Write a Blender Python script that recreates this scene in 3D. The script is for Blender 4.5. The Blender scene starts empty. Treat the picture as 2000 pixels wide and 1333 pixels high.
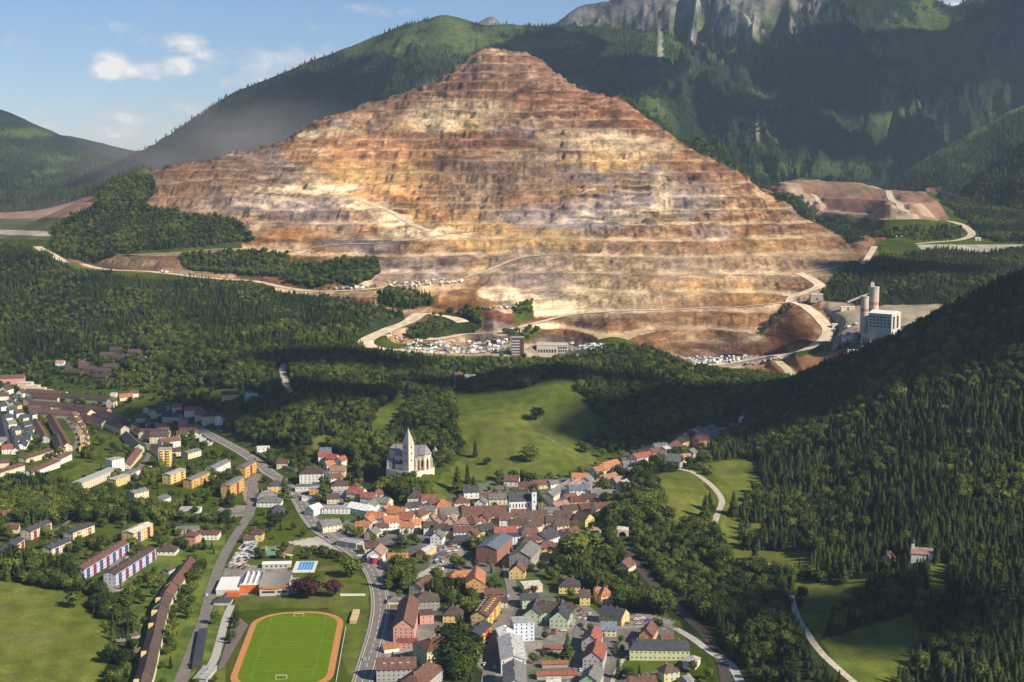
import bpy, math, random
import numpy as np
random.seed(7); rng=np.random.default_rng(11)
C=bpy.context.scene.collection
R=math.radians
# ------------------------------------------------------------ camera, world, sun, exposure
W0,H0=2000.0,1333.0
FPX=2747.0; PITCH=R(7.6); CAMZ=350.0
cam_d=bpy.data.cameras.new('camera'); cam=bpy.data.objects.new('camera',cam_d); C.objects.link(cam)
cam_d.sensor_width=36; cam_d.lens=36*FPX/W0; cam_d.clip_start=5; cam_d.clip_end=60000
cam.location=(0,0,CAMZ); cam.rotation_euler=(math.pi/2-PITCH,0,0)
bpy.context.scene.camera=cam
SUN_EL=R(36); SUNV=np.array([0.86,-0.51,0.0]); SUNV/=np.linalg.norm(SUNV)
SUNV=np.array([SUNV[0]*math.cos(SUN_EL),SUNV[1]*math.cos(SUN_EL),math.sin(SUN_EL)])
sd=bpy.data.lights.new('sun','SUN'); sd.energy=5.0; sd.angle=R(0.5); sd.color=(1,0.90,0.72)
sun=bpy.data.objects.new('sun',sd); C.objects.link(sun)
from mathutils import Vector, Matrix
sun.rotation_euler=Vector(SUNV).to_track_quat('Z','Y').to_euler()
world=bpy.data.worlds.new('World'); bpy.context.scene.world=world; world.use_nodes=True
nt=world.node_tree; N=nt.nodes; L=nt.links
bgn=N['Background']; sky=N.new('ShaderNodeTexSky'); sky.sky_type='NISHITA'; sky.sun_disc=False
sky.sun_elevation=SUN_EL; sky.sun_rotation=math.atan2(SUNV[0],SUNV[1]); sky.altitude=1800; sky.dust_density=0.25; sky.air_density=1.0; sky.ozone_density=1.6
def nmath(N,L,op,a,b=None,c=None,clamp=False):
    n=N.new('ShaderNodeMath'); n.operation=op; n.use_clamp=clamp
    for i,v in enumerate((a,b,c)):
        if v is None: continue
        if hasattr(v,'links') or hasattr(v,'is_linked'): L.new(v,n.inputs[i])
        else: n.inputs[i].default_value=v
    return n.outputs[0]
# clouds of the sky: drawn on directions, so they sit at infinity like real far clouds
tc=N.new('ShaderNodeTexCoord'); sx=N.new('ShaderNodeSeparateXYZ'); L.new(tc.outputs['Generated'],sx.inputs[0])
yy=nmath(N,L,'MAXIMUM',sx.outputs[1],0.02)
uu=nmath(N,L,'DIVIDE',sx.outputs[0],yy); vv=nmath(N,L,'DIVIDE',sx.outputs[2],yy)
cb=N.new('ShaderNodeCombineXYZ'); L.new(uu,cb.inputs[0]); L.new(nmath(N,L,'MULTIPLY',vv,1.7),cb.inputs[1])
nz=N.new('ShaderNodeTexNoise'); nz.inputs['Scale'].default_value=38; nz.inputs['Detail'].default_value=9; nz.inputs['Roughness'].default_value=0.6; L.new(cb.outputs[0],nz.inputs['Vector'])
nz2=N.new('ShaderNodeTexNoise'); nz2.inputs['Scale'].default_value=9; nz2.inputs['Detail'].default_value=7; nz2.inputs['Roughness'].default_value=0.62; L.new(cb.outputs[0],nz2.inputs['Vector'])
def pxdir(px,py):
    a=(px-1000)/FPX; b=(666.5-py)/FPX
    return a/(math.cos(PITCH)+b*math.sin(PITCH)), math.tan(math.atan(b)-PITCH)
CL=[(216,126,42,29,1.5),(260,136,52,17,1.1),(322,134,60,22,1.35),(350,84,54,17,1.05),(300,78,70,12,.55),(225,58,60,13,.55),(445,118,70,30,.75),(500,142,120,40,.72),(600,120,100,30,.72),(560,140,100,30,.6),(330,185,330,16,.3),(170,215,110,12,.5),(250,250,190,34,.62),(120,262,110,26,.5),(380,220,120,24,.42),(720,25,90,18,.42),(660,55,80,12,.42),(35,85,40,26,.40),(60,50,60,12,.1),(320,10,15,12,.2),(1860,6,60,10,.7)]
dens=None; solid=None
for (px,py,rx,ry,s) in CL:
    cu,cv=pxdir(px,py)
    a=nmath(N,L,'DIVIDE',nmath(N,L,'SUBTRACT',uu,cu),rx/FPX); b=nmath(N,L,'DIVIDE',nmath(N,L,'SUBTRACT',vv,cv),ry/FPX)
    d=nmath(N,L,'ADD',nmath(N,L,'MULTIPLY',a,a),nmath(N,L,'MULTIPLY',b,b))
    w=nmath(N,L,'MULTIPLY',nmath(N,L,'MAXIMUM',nmath(N,L,'SUBTRACT',1.0,nmath(N,L,'MULTIPLY',d,0.5)),0.0),s)
    dens=w if dens is None else nmath(N,L,'MAXIMUM',dens,w)
nn=nmath(N,L,'MULTIPLY',nmath(N,L,'SUBTRACT',nz.outputs[0],0.5),1.8)
nn2=nmath(N,L,'MULTIPLY',nmath(N,L,'SUBTRACT',nz2.outputs[0],0.5),0.8)
has=nmath(N,L,'GREATER_THAN',dens,0.0005)
cl=nmath(N,L,'MULTIPLY',nmath(N,L,'ADD',nmath(N,L,'SUBTRACT',dens,0.22),nmath(N,L,'ADD',nmath(N,L,'MULTIPLY',nn,1.9),nmath(N,L,'MULTIPLY',nn2,1.5))),0.85,clamp=True)
cl=nmath(N,L,'MULTIPLY',cl,nmath(N,L,'MULTIPLY',dens,3.0,clamp=True))
cl=nmath(N,L,'MULTIPLY',cl,0.93)
mixc=N.new('ShaderNodeMix'); mixc.data_type='RGBA'; L.new(cl,mixc.inputs[0]); 
ccol=N.new('ShaderNodeMix'); ccol.data_type='RGBA'; ccol.inputs[6].default_value=(6.5,6.6,7.4,1); ccol.inputs[7].default_value=(13.0,12.2,11.4,1)
L.new(nmath(N,L,'MULTIPLY',cl,1.0,clamp=True),ccol.inputs[0])
L.new(sky.outputs[0],mixc.inputs[6]); L.new(ccol.outputs[2],mixc.inputs[7])
hs=N.new('ShaderNodeHueSaturation'); hs.inputs['Saturation'].default_value=1.05; hs.inputs['Value'].default_value=1.0
L.new(mixc.outputs[2],bgn.inputs[0]); tn=N.new('ShaderNodeVectorMath'); tn.operation='MULTIPLY'; tn.inputs[1].default_value=(.88,.96,1.17); L.new(sky.outputs[0],tn.inputs[0]); L.new(tn.outputs[0],hs.inputs['Color']); L.new(hs.outputs[0],mixc.inputs[6]); bgn.inputs[1].default_value=0.060
sc=bpy.context.scene
sc.view_settings.view_transform='Standard'; sc.view_settings.look='None'; sc.view_settings.exposure=0.62; sc.view_settings.gamma=1
sc.render.resolution_x=1024; sc.render.resolution_y=682
sc.cycles.max_bounces=5; sc.cycles.diffuse_bounces=2; sc.cycles.glossy_bounces=2; sc.cycles.transparent_max_bounces=6; sc.cycles.volume_bounces=0
# ------------------------------------------------------------ small helpers
def tag(o,label=None,cat=None,group=None,kind=None):
    if label: o['label']=label
    if cat: o['category']=cat
    if group: o['group']=group
    if kind: o['kind']=kind
    return o
def empty(name,loc,rz=0):
    o=bpy.data.objects.new(name,None); C.objects.link(o); o.location=loc; o.rotation_euler=(0,0,rz); o.empty_display_size=1; return o
def mesh(name,v,f,mats=None,mi=None,smooth=False):
    m=bpy.data.meshes.new(name); m.from_pydata([tuple(map(float,p)) for p in v],[],[tuple(map(int,q)) for q in f])
    if mats:
        for x in (mats if isinstance(mats,(list,tuple)) else [mats]): m.materials.append(x)
    if mi is not None: m.polygons.foreach_set('material_index',mi)
    if smooth: m.polygons.foreach_set('use_smooth',[True]*len(m.polygons))
    m.update(); return m
def obj(name,m,parent=None,loc=None,rz=None):
    o=bpy.data.objects.new(name,m); C.objects.link(o)
    if parent: o.parent=parent
    if loc is not None: o.location=loc
    if rz is not None: o.rotation_euler=(0,0,rz)
    return o
class MB:
    def __init__(s): s.v=[];s.f=[];s.mi=[]
    def add(s,v,f,m=0):
        n=len(s.v); s.v+=list(v); s.f+=[tuple(i+n for i in q) for q in f]; s.mi+=[m]*len(f)
    def box(s,x0,x1,y0,y1,z0,z1,m=0):
        s.add([(x0,y0,z0),(x1,y0,z0),(x1,y1,z0),(x0,y1,z0),(x0,y0,z1),(x1,y0,z1),(x1,y1,z1),(x0,y1,z1)],[(0,3,2,1),(4,5,6,7),(0,1,5,4),(1,2,6,5),(2,3,7,6),(3,0,4,7)],m)
    def cyl(s,x,y,z0,z1,r0,r1,n=12,m=0,cap=True):
        v=[(x+r0*math.cos(2*math.pi*i/n),y+r0*math.sin(2*math.pi*i/n),z0) for i in range(n)]+[(x+r1*math.cos(2*math.pi*i/n),y+r1*math.sin(2*math.pi*i/n),z1) for i in range(n)]
        f=[(i,(i+1)%n,n+(i+1)%n,n+i) for i in range(n)]
        if cap: f+=[tuple(range(n-1,-1,-1)),tuple(range(n,2*n))]
        s.add(v,f,m)
    def tube(s,pts,r,n=6,m=0):
        pts=[np.array(p,float) for p in pts]
        vs=[]
        for i,p in enumerate(pts):
            d=pts[min(i+1,len(pts)-1)]-pts[max(i-1,0)]; d/=np.linalg.norm(d)
            a=np.cross(d,(0,0,1.0)); 
            if np.linalg.norm(a)<1e-3: a=np.array((1.0,0,0))
            a/=np.linalg.norm(a); b=np.cross(a,d)
            for k in range(n):
                t=2*math.pi*k/n; vs.append(tuple(p+r*(math.cos(t)*a+math.sin(t)*b)))
        f=[]
        for i in range(len(pts)-1):
            for k in range(n): f.append((i*n+k,i*n+(k+1)%n,(i+1)*n+(k+1)%n,(i+1)*n+k))
        f+=[tuple(range(n)),tuple(range((len(pts)-1)*n,len(pts)*n))]
        s.add(vs,f,m)
    def build(s,name,mats,parent=None,smooth=False):
        return obj(name,mesh(name,s.v,s.f,mats,s.mi if isinstance(mats,(list,tuple)) else None,smooth),parent)
# ---- numpy noise
_P=rng.random((256,256)).astype(np.float32)
def vnoise(x,y):
    x=np.asarray(x,np.float64); y=np.asarray(y,np.float64)
    xi=np.floor(x).astype(np.int64); yi=np.floor(y).astype(np.int64); fx=x-xi; fy=y-yi
    fx=fx*fx*fx*(fx*(fx*6-15)+10); fy=fy*fy*fy*(fy*(fy*6-15)+10)
    a=_P[xi&255,yi&255];b=_P[(xi+1)&255,yi&255];c=_P[xi&255,(yi+1)&255];d=_P[(xi+1)&255,(yi+1)&255]
    return ((a*(1-fx)+b*fx)*(1-fy)+(c*(1-fx)+d*fx)*fy)*2-1
def fbm(x,y,o=4,g=0.5):
    s=0;a=1;t=0
    for k in range(o):
        s=s+a*vnoise(x*2**k+17.3*k,y*2**k+9.1*k); t+=a; a*=g
    return s/t
def ridged(x,y,o=4):
    s=0;a=1;t=0
    for k in range(o):
        s=s+a*(1-2*np.abs(vnoise(x*2**k+31.7*k,y*2**k+5.9*k))); t+=a; a*=0.5
    return s/t
def sstep(a,b,x):
    t=np.clip((x-a)/(b-a),0,1); return t*t*(3-2*t)
def tpy(py): return np.tan(np.arctan((666.5-np.asarray(py,float))/FPX)-PITCH)
def upx(px,py): return ((np.asarray(px,float)-1000)/FPX)/(math.cos(PITCH)+(666.5-np.asarray(py,float))/FPX*math.sin(PITCH))
def project(X,Y,Z):
    dz=Z-CAMZ; f=Y*math.cos(PITCH)-dz*math.sin(PITCH); up=Y*math.sin(PITCH)+dz*math.cos(PITCH)
    f=np.maximum(f,1.0)
    return 1000+FPX*X/f, 666.5-FPX*up/f
def inpoly(px,py,poly):
    px=np.asarray(px);py=np.asarray(py); r=np.zeros(px.shape,bool); n=len(poly)
    for i in range(n):
        x1,y1=poly[i];x2,y2=poly[(i+1)%n]
        if y1==y2: continue
        c=((y1>py)!=(y2>py)); 
        r^= c&(px<(x2-x1)*(py-y1)/(y2-y1)+x1)
    return r
# ------------------------------------------------------------ terrain: one height field z(x,y)
# control points (px,py,mode,value): mode z = the ground's height there, Y = its distance ahead of the camera
CP='''
560 1270 z 0;420 1150 z 0;700 1250 z 0;600 1000 z 5;450 850 z 15;300 790 z 20;200 700 Y 2056;30 740 z 26;0 900 z 14;0 1050 z 5;150 1120 z 3;300 1250 z 0;-300 900 z 18;-300 1100 z 20;
0 1250 z 10;100 1330 z 8;-250 1330 z 25;300 960 z 8;420 980 z 6;500 920 z 8;850 1100 z 3;850 1320 z 0;1000 1000 z 6;1000 1150 z 2;1100 1300 z 0;1200 930 z 16;1350 860 z 30;1100 1100 z 5;
1200 1180 z 3;1310 1300 z 0;1425 831 Y 1640;620 900 z 18;700 950 z 12;760 1000 z 6;800 1050 z 4;640 960 z 10;560 885 z 18;
1217 1047 z 12;1330 1200 z 5;1450 1333 z 2;1330 960 Y 1330;1450 920 Y 1420;1500 900 Y 1450;1500 1080 Y 1180;1400 1120 Y 1150;1250 970 z 26;1560 1230 Y 950;
1600 1200 Y 1000;1600 1000 Y 1270;1600 850 Y 1480;1600 730 Y 1700;1500 780 Y 1700;1700 690 Y 1660;1800 640 Y 1650;1900 590 Y 1650;2000 545 Y 1650;2300 420 Y 1650;2700 350 Y 1650;
1800 1333 Y 870;1800 1100 Y 1060;1800 900 Y 1300;1800 750 Y 1480;2000 1333 Y 850;2000 1000 Y 1150;2000 800 Y 1350;2000 650 Y 1480;2400 1333 Y 850;2400 900 Y 1180;2400 650 Y 1400;
1000 930 z 15;1020 830 Y 1600;1100 745 Y 1780;1200 690 Y 1980;1000 705 Y 1980;1350 722 Y 1950;900 680 Y 2180;1075 698 Y 2150;1400 706 Y 2180;1530 735 Y 2050;1400 790 Y 1720;1450 745 Y 1850;1300 840 z 33;1180 870 z 22;890 760 Y 1830;880 900 z 22;
805 918 z 34;780 945 z 20;845 925 z 26;820 985 z 12;808 954 z 17;830 950 z 18;700 800 Y 1650;600 850 Y 1560;560 740 Y 1850;650 650 Y 2100;450 700 Y 1980;750 640 Y 2150;760 890 z 30;880 720 Y 1960;
0 690 Y 2100;200 640 Y 2180;200 550 Y 2400;0 590 Y 2300;100 500 Y 2550;80 480 Y 2650;170 520 Y 2550;400 540 Y 2450;600 570 Y 2330;750 600 Y 2230;830 612 Y 2230;760 652 Y 2150;500 620 Y 2200;350 680 Y 2050;
0 450 Y 3200;0 400 Y 4100;-300 560 Y 2400;-300 450 Y 3000;-300 700 Y 2100;
960 92 Y 3700;1040 100 Y 3690;830 180 Y 3550;600 250 Y 3400;450 310 Y 3200;330 330 Y 3020;300 400 Y 2850;250 352 Y 2980;210 372 Y 2950;150 400 Y 2900;110 470 Y 2700;700 210 Y 3480;
700 400 Y 2850;1000 300 Y 3150;1000 200 Y 3400;1300 400 Y 2900;1300 500 Y 2550;1300 600 Y 2300;1300 680 Y 2190;1000 400 Y 2850;1000 500 Y 2550;1000 600 Y 2280;700 500 Y 2560;500 400 Y 2850;500 450 Y 2700;500 500 Y 2560;
1500 450 Y 2780;1500 550 Y 2420;1430 650 Y 2230;1600 600 Y 2250;1500 692 Y 2160;800 560 Y 2370;1150 640 Y 2210;850 300 Y 3180;700 300 Y 3170;1200 300 Y 3170;300 500 Y 2560;600 540 Y 2440;850 640 Y 2195;980 620 Y 2235;
1230 205 Y 3500;1400 300 Y 3300;1560 400 Y 3050;1690 470 Y 2800;
1550 355 Y 3700;1800 372 Y 3550;1650 372 Y 3600;1840 430 Y 3100;1700 425 Y 3150;1700 470 Y 2900;1900 465 Y 2900;2000 483 Y 2800;1800 500 Y 2650;1700 515 Y 2520;1750 560 Y 2350;1650 580 Y 2300;1850 580 Y 2250;1700 625 Y 2150;1720 668 Y 2040;1950 540 Y 2400;2000 420 Y 3300;
1620 690 Y 2080;1560 640 Y 2180;1650 640 Y 2130;2300 480 Y 2700;2300 550 Y 2300;2700 480 Y 2500
'''
HID='''-200 300 5200;-200 300 4500;60 2600 0;300 300 3700;600 280 4100;800 300 4350;960 420 4150;960 210 4600;1040 400 4150;1230 300 3950;1400 230 3700;1560 150 3450;1300 200 4500;1690 130 3150;1850 190 4000;2100 200 4000;
60 200 3900;210 190 3500;330 200 3650;600 300 4000;450 230 3900;
1700 60 1900;1800 70 2000;1900 72 2050;2000 90 2050;2300 90 2100;1600 50 1850;
-300 8 600;300 0 600;600 0 500;1000 0 600;1500 0 600;2000 15 500;1000 0 300;-800 60 1400;2800 150 1200;0 0 300;2000 0 300;2600 250 1800;3000 200 2600;-900 120 2600;-900 200 3600;3000 200 4000;
1000 66 2040;1200 78 2040;880 66 2040'''
cu=[];cy=[];cz=[]
for s in CP.replace('\n','').split(';'):
    if not s.strip(): continue
    a=s.split(); px,py=float(a[0]),float(a[1]); t=tpy(py)
    if a[2]=='Y': Y=float(a[3]); z=CAMZ+t*Y
    else: z=float(a[3]); Y=(z-CAMZ)/t
    cu.append(upx(px,py)); cy.append(Y); cz.append(z)
for s in HID.replace('\n','').split(';'):
    a=[float(q) for q in s.split()]
    if a[2]<1: continue
    cu.append((a[0]-1000)/FPX); cy.append(a[2]); cz.append(a[1])
cu=np.array(cu,float);cy=np.array(cy,float);cz=np.array(cz,float)
def rco(u,Y): return u, np.log(Y)*0.42
_a,_b=rco(cu,cy); RC=0.012
_D=np.sqrt((_a[:,None]-_a[None])**2+(_b[:,None]-_b[None])**2+RC**2)
n=len(cu); _M=np.zeros((n+3,n+3)); _M[:n,:n]=_D+np.eye(n)*(-0.0006); _M[:n,n]=1;_M[:n,n+1]=_a;_M[:n,n+2]=_b; _M[n:,:n]=_M[:n,n:].T
_w=np.linalg.solve(_M,np.concatenate([cz,[0,0,0]]))
def rbf(u,Y):
    a,b=rco(u,Y); out=np.full(a.shape,_w[n],float)+_w[n+1]*a+_w[n+2]*b
    for k in range(n): out+=_w[k]*np.sqrt((a-_a[k])**2+(b-_b[k])**2+RC**2)
    return out
# grid
U=np.concatenate([np.linspace(-0.80,-0.42,60,endpoint=False),np.arange(-0.42,0.42,0.00085),np.linspace(0.42,0.80,60)])
Yr=[300.0]
while Yr[-1]<11500:
    y=Yr[-1]; Yr.append(y+(8 if y<780 else 3.6 if y<2150 else 2.8 if y<3760 else 5+(y-3760)*0.012))
Yr=np.array(Yr); NU,NY=len(U),len(Yr)
print('grid',NU,NY)
# RBF on a coarse grid, then bilinear
Uc=np.linspace(-0.82,0.82,420); Yc=np.exp(np.linspace(math.log(295),math.log(16000),520))
Zc=rbf(*np.meshgrid(Uc,np.minimum(Yc,5200),indexing='ij'))
def bil(G,gu,gy,u,y):
    iu=np.clip(np.searchsorted(gu,u)-1,0,len(gu)-2); iy=np.clip(np.searchsorted(gy,y)-1,0,len(gy)-2)
    fu=np.clip((u-gu[iu])/(gu[iu+1]-gu[iu]),0,1); fy=np.clip((y-gy[iy])/(gy[iy+1]-gy[iy]),0,1)
    return (G[iu,iy]*(1-fu)+G[iu+1,iy]*fu)*(1-fy)+(G[iu,iy+1]*(1-fu)+G[iu+1,iy+1]*fu)*fy
Ug,Yg=np.meshgrid(U,Yr,indexing='ij'); Xg=Ug*Yg
Z=bil(Zc,Uc,Yc,Ug.ravel(),Yg.ravel()).reshape(Ug.shape)
far=sstep(4100,4700,Yg); Z=Z*(1-far)+210*far
# folds of the central meadow
for (px,py,Yc_,r_,a_) in ((950,835,1600,75,11),(1115,800,1690,70,12),(1045,835,1610,38,-9),(1185,830,1620,60,-6),(870,900,1500,45,-6)):
    Z+=a_*np.exp(-(((Xg-float(upx(px,py))*Yc_)/r_)**2+((Yg-Yc_)/(r_*1.5))**2))
PX,PY=project(Xg,Yg,Z)
# mine mask
MINE=[(285,345),(330,318),(450,290),(560,250),(600,228),(700,190),(830,150),(900,110),(950,80),(1040,80),(1120,130),(1230,195),(1400,290),(1560,390),(1700,468),(1712,500),(1700,530),(1640,560),(1600,600),(1640,650),(1600,690),(1500,712),(1340,722),(1300,690),(1190,672),(1150,690),(1000,690),(800,695),(720,680),(700,655),(790,625),(760,600),(540,565),(480,540),(170,522),(80,490),(180,470),(220,500),(490,480),(450,430),(300,405),(270,400)]
yw=(Yg>2120)&(Yg<3790)
mine=np.zeros(Z.shape); mine[yw]=inpoly(PX[yw],PY[yw],MINE)
def blur(m,k):
    c=np.cumsum(np.pad(m,((k+1,k),(0,0)),'edge'),0); m=(c[2*k+1:]-c[:-2*k-1])/(2*k+1)
    c=np.cumsum(np.pad(m,((0,0),(k+1,k)),'edge'),1); return (c[:,2*k+1:]-c[:,:-2*k-1])/(2*k+1)
mineS=blur(blur(mine,7),7)
# large to small natural relief
forestish=sstep(1500,2000,Yg)
Z+= (1-mineS)*fbm(Xg/90,Yg/90,3)*(1.0+3.5*sstep(1700,2300,Yg))*sstep(1300,1900,Yg)
Z+= fbm(Xg/160+5,Yg/160,3)*3.5*sstep(1350,1500,Yg)*sstep(1450,1650,np.abs(PX-1000)+1000)
Zs=Z+mineS*(fbm(Xg/260,Yg/260,4)*20+fbm(Xg/70+3,Yg/70,3)*6)*(1-.45*sstep(230,165,Z))
Zs+= mineS*ridged(Xg/150+fbm(Xg/300,Zs/120,2)*1.5,Zs/260,3)*7*sstep(90,200,Zs)
BH=24.0
q=Zs/BH+(0.55*vnoise(Xg/420,Yg/700)+0.30*vnoise(Xg/150+40,Yg/260)+.05*vnoise(Xg/50,Yg/90))*(1-.5*sstep(200,140,Zs)); fl=np.floor(q); fr=q-fl
edge=0.30+0.30*vnoise(Xg/75,fl*7.7)+0.12*vnoise(Xg/18,fl*3.3)
crisp2=sstep(320,190,Zs)*np.clip(.95+fbm(Xg/200+33,Zs/60,3)*1.1,.45,1); edge=edge*0.72*(1-.5*crisp2)+.30*crisp2
face=np.clip((fr-edge)/(1-edge),0,1); face=face**0.85
Zt=(fl+0.10*fr+0.90*face-0.5)*BH+BH*0.35
q2=q*2+0.3*vnoise(Xg/130,Yg/300+9); f2=np.floor(q2); r2=q2-f2; e2_=0.26+0.2*vnoise(Xg/40,f2*5.1); face2=np.clip((r2-e2_)/(1-e2_),0,1)
Zt2=((f2+0.1*r2+0.9*face2)/2-0.5)*BH+BH*0.35
crisp=sstep(230,165,Zs)
hm_=sstep(-.05,.25,fbm(Xg/240+70,Zs/70+3,3))*(1-crisp); Zt=Zt*(1-hm_)+Zt2*hm_; face=face*(1-hm_)+face2*hm_
sm_=sstep(.12,.42,fbm(Xg/150+20,Zs/45+60,3))*.8*(1-crisp); Zt=Zt*(1-sm_)+Zs*sm_
rough=ridged(Xg/11,fl*3.1+Zs/24,3)*3.8+ridged(Xg/34+9,fl*5.3+Yg/50,2)*6.5+fbm(Xg/90,fl*9.7,2)*4
gate=np.sin(np.clip(face,0,1)*np.pi)
Zt+=rough*gate*(1-.55*crisp)+fbm(Xg/8,Yg/8,2)*1.6*(face>0.02)
tm=sstep(0.15,0.6,mineS)*sstep(50,66,Z)
# spoil tips (smooth slopes) are not terraced
TIP=[[(845,570),(905,560),(935,560),(975,595),(975,640),(845,620)],[(1440,700),(1480,640),(1550,585),(1600,620),(1600,665),(1500,700)],[(470,425),(560,430),(660,455),(640,480),(480,470)]]
tip=np.zeros(Z.shape)
for t in TIP: tip[yw]=np.maximum(tip[yw],inpoly(PX[yw],PY[yw],t))
tip=blur(tip,5); tm=tm*(1-tip)
Z=Z*(1-tm)+(Zt-0.0)*tm+ (tip*mineS)*fbm(Xg/14,Yg/80,2)*1.2
# right waste heap: coarse benches
HEAP=[(1520,350),(1640,350),(1690,345),(1790,365),(1830,395),(1850,425),(1820,430),(1700,420),(1600,410),(1560,385)]
yh=(Yg>3000)&(Yg<4100); heap=np.zeros(Z.shape); heap[yh]=inpoly(PX[yh],PY[yh],HEAP); heap=blur(heap,6)
qh=Z/34; fh=np.floor(qh); Z=Z*(1-heap)+heap*((fh+np.clip((qh-fh-0.35)/0.65,0,1))*34+ridged(Xg/22,fh*3,2)*1.2)
ZA=Z.copy()
# far ridges
def ridge(pts,sf,sb,amp,seed,base,nx=420,ny=1500,yc=None):
    pts=sorted(pts); u=np.array([upx(p[0],p[1]) for p in pts]); Yc_=np.array([p[2] for p in pts],float); zc=np.array([CAMZ+tpy(p[1])*p[2] for p in pts])
    Yl=np.interp(U,u,Yc_)[:,None]; zl=np.interp(U,u,zc)
    k=np.hanning(19 if len(pts)!=12 else 5); k/=k.sum(); zl=np.convolve(np.pad(zl,len(k)//2,'edge'),k,'valid')
    zl=(zl+fbm(U*55+seed,U*0+seed,4)*9)[:,None]
    Xw=Xg+fbm(Xg/420+seed,Yg/420,3)*190; d=Yl-Yg; df=np.where(d>0,d*sf,-d*sb)
    prof=df/(1+df/4500.0)
    nz_=ridged(Xw/nx+seed,Yg/ny+seed*2,5)*amp+ridged(Xg/(nx*.3)+seed+fbm(Xg/200,Yg/300,2),Yg/(ny*.3),4)*amp*.30+fbm(Xg/260+seed,Yg/260,4)*amp*0.35
    z=zl-prof+nz_*sstep(0,260,df)*1.0-amp*0.35*sstep(0,260,df)
    return np.where(z<base,-999,z)
B1=ridge([(-900,420,5200),(-100,395,5200),(100,372,5200),(150,355,5300),(230,318,5400),(300,280,5500),(420,205,5600),(425,200,5600),(460,176,5600),(520,155,5600),(600,120,5600),(700,84,5600),(780,50,5600),(860,27,5600),(900,34,5600),(940,48,5600),(1000,48,5600),(1090,48,5600),(1300,60,5600),(1600,330,5300),(2200,900,5000)],0.46,0.6,110,3.3,-500,nx=300)
B2=ridge([(700,500,6800),(980,52,6600),(1060,50,6500),(1092,42,6300),(1130,12,6300),(1180,2,6300),(1240,-25,6200),(1400,-70,6200),(1600,-50,6200),(1750,-25,6200),(1815,-4,6200),(1845,8,6200),(1868,14,6200),(1885,0,6200),(1950,-30,6200),(2100,-90,6100),(3000,-150,6100)],0.60,0.6,210,8.1,-500,nx=340,ny=1000)
B3=ridge([(1500,520,4200),(1700,380,4300),(1760,335,4350),(1850,280,4400),(1930,240,4450),(2000,205,4500),(2200,120,4500),(3000,60,4500)],0.42,0.5,60,5.7,-500,nx=260)
B3b=ridge([(1700,520,3500),(1850,405,3650),(1900,352,3700),(1950,312,3700),(2000,275,3700),(2200,190,3700),(3000,100,3700)],0.42,0.5,40,15.7,-500,nx=220)
B4=ridge([(-900,60,6500),(-200,170,6500),(0,212,6500),(60,238,6500),(130,268,6500),(200,300,6400),(250,322,6300),(330,400,6200),(500,600,6000)],0.34,0.5,90,2.2,-500,nx=500)
B4b=ridge([(-900,330,5000),(-200,340,5000),(0,330,5000),(60,345,5000),(130,372,4900),(180,395,4700),(300,480,4600)],0.34,0.5,50,12.2,-500,nx=300)
B5=ridge([(-900,200,9300),(0,250,9300),(120,262,9300),(160,268,9300),(230,284,9300),(270,294,9300),(400,320,9300),(900,300,9300),(3000,280,9300)],0.30,0.4,60,6.2,-500,nx=900)
B6=ridge([(0,900,8600),(860,700,8600),(880,80,8600),(915,55,8600),(935,42,8600),(952,32,8600),(966,31,8600),(974,42,8600),(1000,58,8600),(1050,90,8600),(1080,700,8600),(2000,900,8600)],0.5,0.6,60,1.2,-500,nx=300)
lay=np.zeros(Z.shape,np.int8)
for k,B in enumerate((B1,B2,B3,B3b,B4,B4b,B5,B6)):
    B=np.where((k in(3,))&(Yg<3050),-999,B)
    B=np.where(Yg<2900+0*Yg,-999,B)
    B=np.where((mineS>0.02)|((tip>0.02)),-999,B)
    m=B>Z; lay[m]=k+1; Z=np.where(m,B,Z)
# keep the mine's silhouette clear: nothing of the far ridges may start before the mine's back
# ------------------------------------------------------------ sampling and ray casting
def zat(x,y):
    x=np.atleast_1d(np.asarray(x,float)); y=np.atleast_1d(np.asarray(y,float))
    return bil(Z,U,Yr,x/y,y)
def z1(x,y): return float(zat(x,y)[0])
def cast(px,py,h=0.0,y0=420,y1=14000):
    """where the ray through photo pixel (px,py) meets the surface h metres above ground"""
    u=float(upx(px,py)); t=float(tpy(py)); iu=min(max(int(np.searchsorted(U,u))-1,0),NU-2); fu=(u-U[iu])/(U[iu+1]-U[iu])
    col=Z[iu]*(1-fu)+Z[iu+1]*fu+h; tt=(col-CAMZ)/Yr
    k=np.where((tt>=t)&(Yr>y0)&(Yr<y1))[0]
    if len(k)==0: Y=y1
    else:
        k=k[0]; 
        if k==0: Y=Yr[0]
        else:
            a=tt[k-1]-t; b=tt[k]-t; f=-a/(b-a) if b!=a else 0; f=min(max(f,0),1); Y=Yr[k-1]+f*(Yr[k]-Yr[k-1])
    return u*Y,Y,CAMZ+t*Y-h
def flatten(poly_xy,zv,soft=14):
    xs=[p[0] for p in poly_xy]; ys=[p[1] for p in poly_xy]
    m=(Yg>min(ys)-80)&(Yg<max(ys)+80)&(Xg>min(xs)-80)&(Xg<max(xs)+80)
    idx=np.where(m); x=Xg[idx];y=Yg[idx]
    ins=inpoly(x,y,poly_xy); d=np.full(x.shape,1e9)
    for i in range(len(poly_xy)):
        a=np.array(poly_xy[i]);b=np.array(poly_xy[(i+1)%len(poly_xy)]); ab=b-a
        s=np.clip(((x-a[0])*ab[0]+(y-a[1])*ab[1])/(ab@ab),0,1); d=np.minimum(d,np.hypot(x-a[0]-s*ab[0],y-a[1]-s*ab[1]))
    w=np.where(ins,1.0,1-sstep(0,soft,d)); Z[idx]=Z[idx]*(1-w)+zv*w
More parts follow.
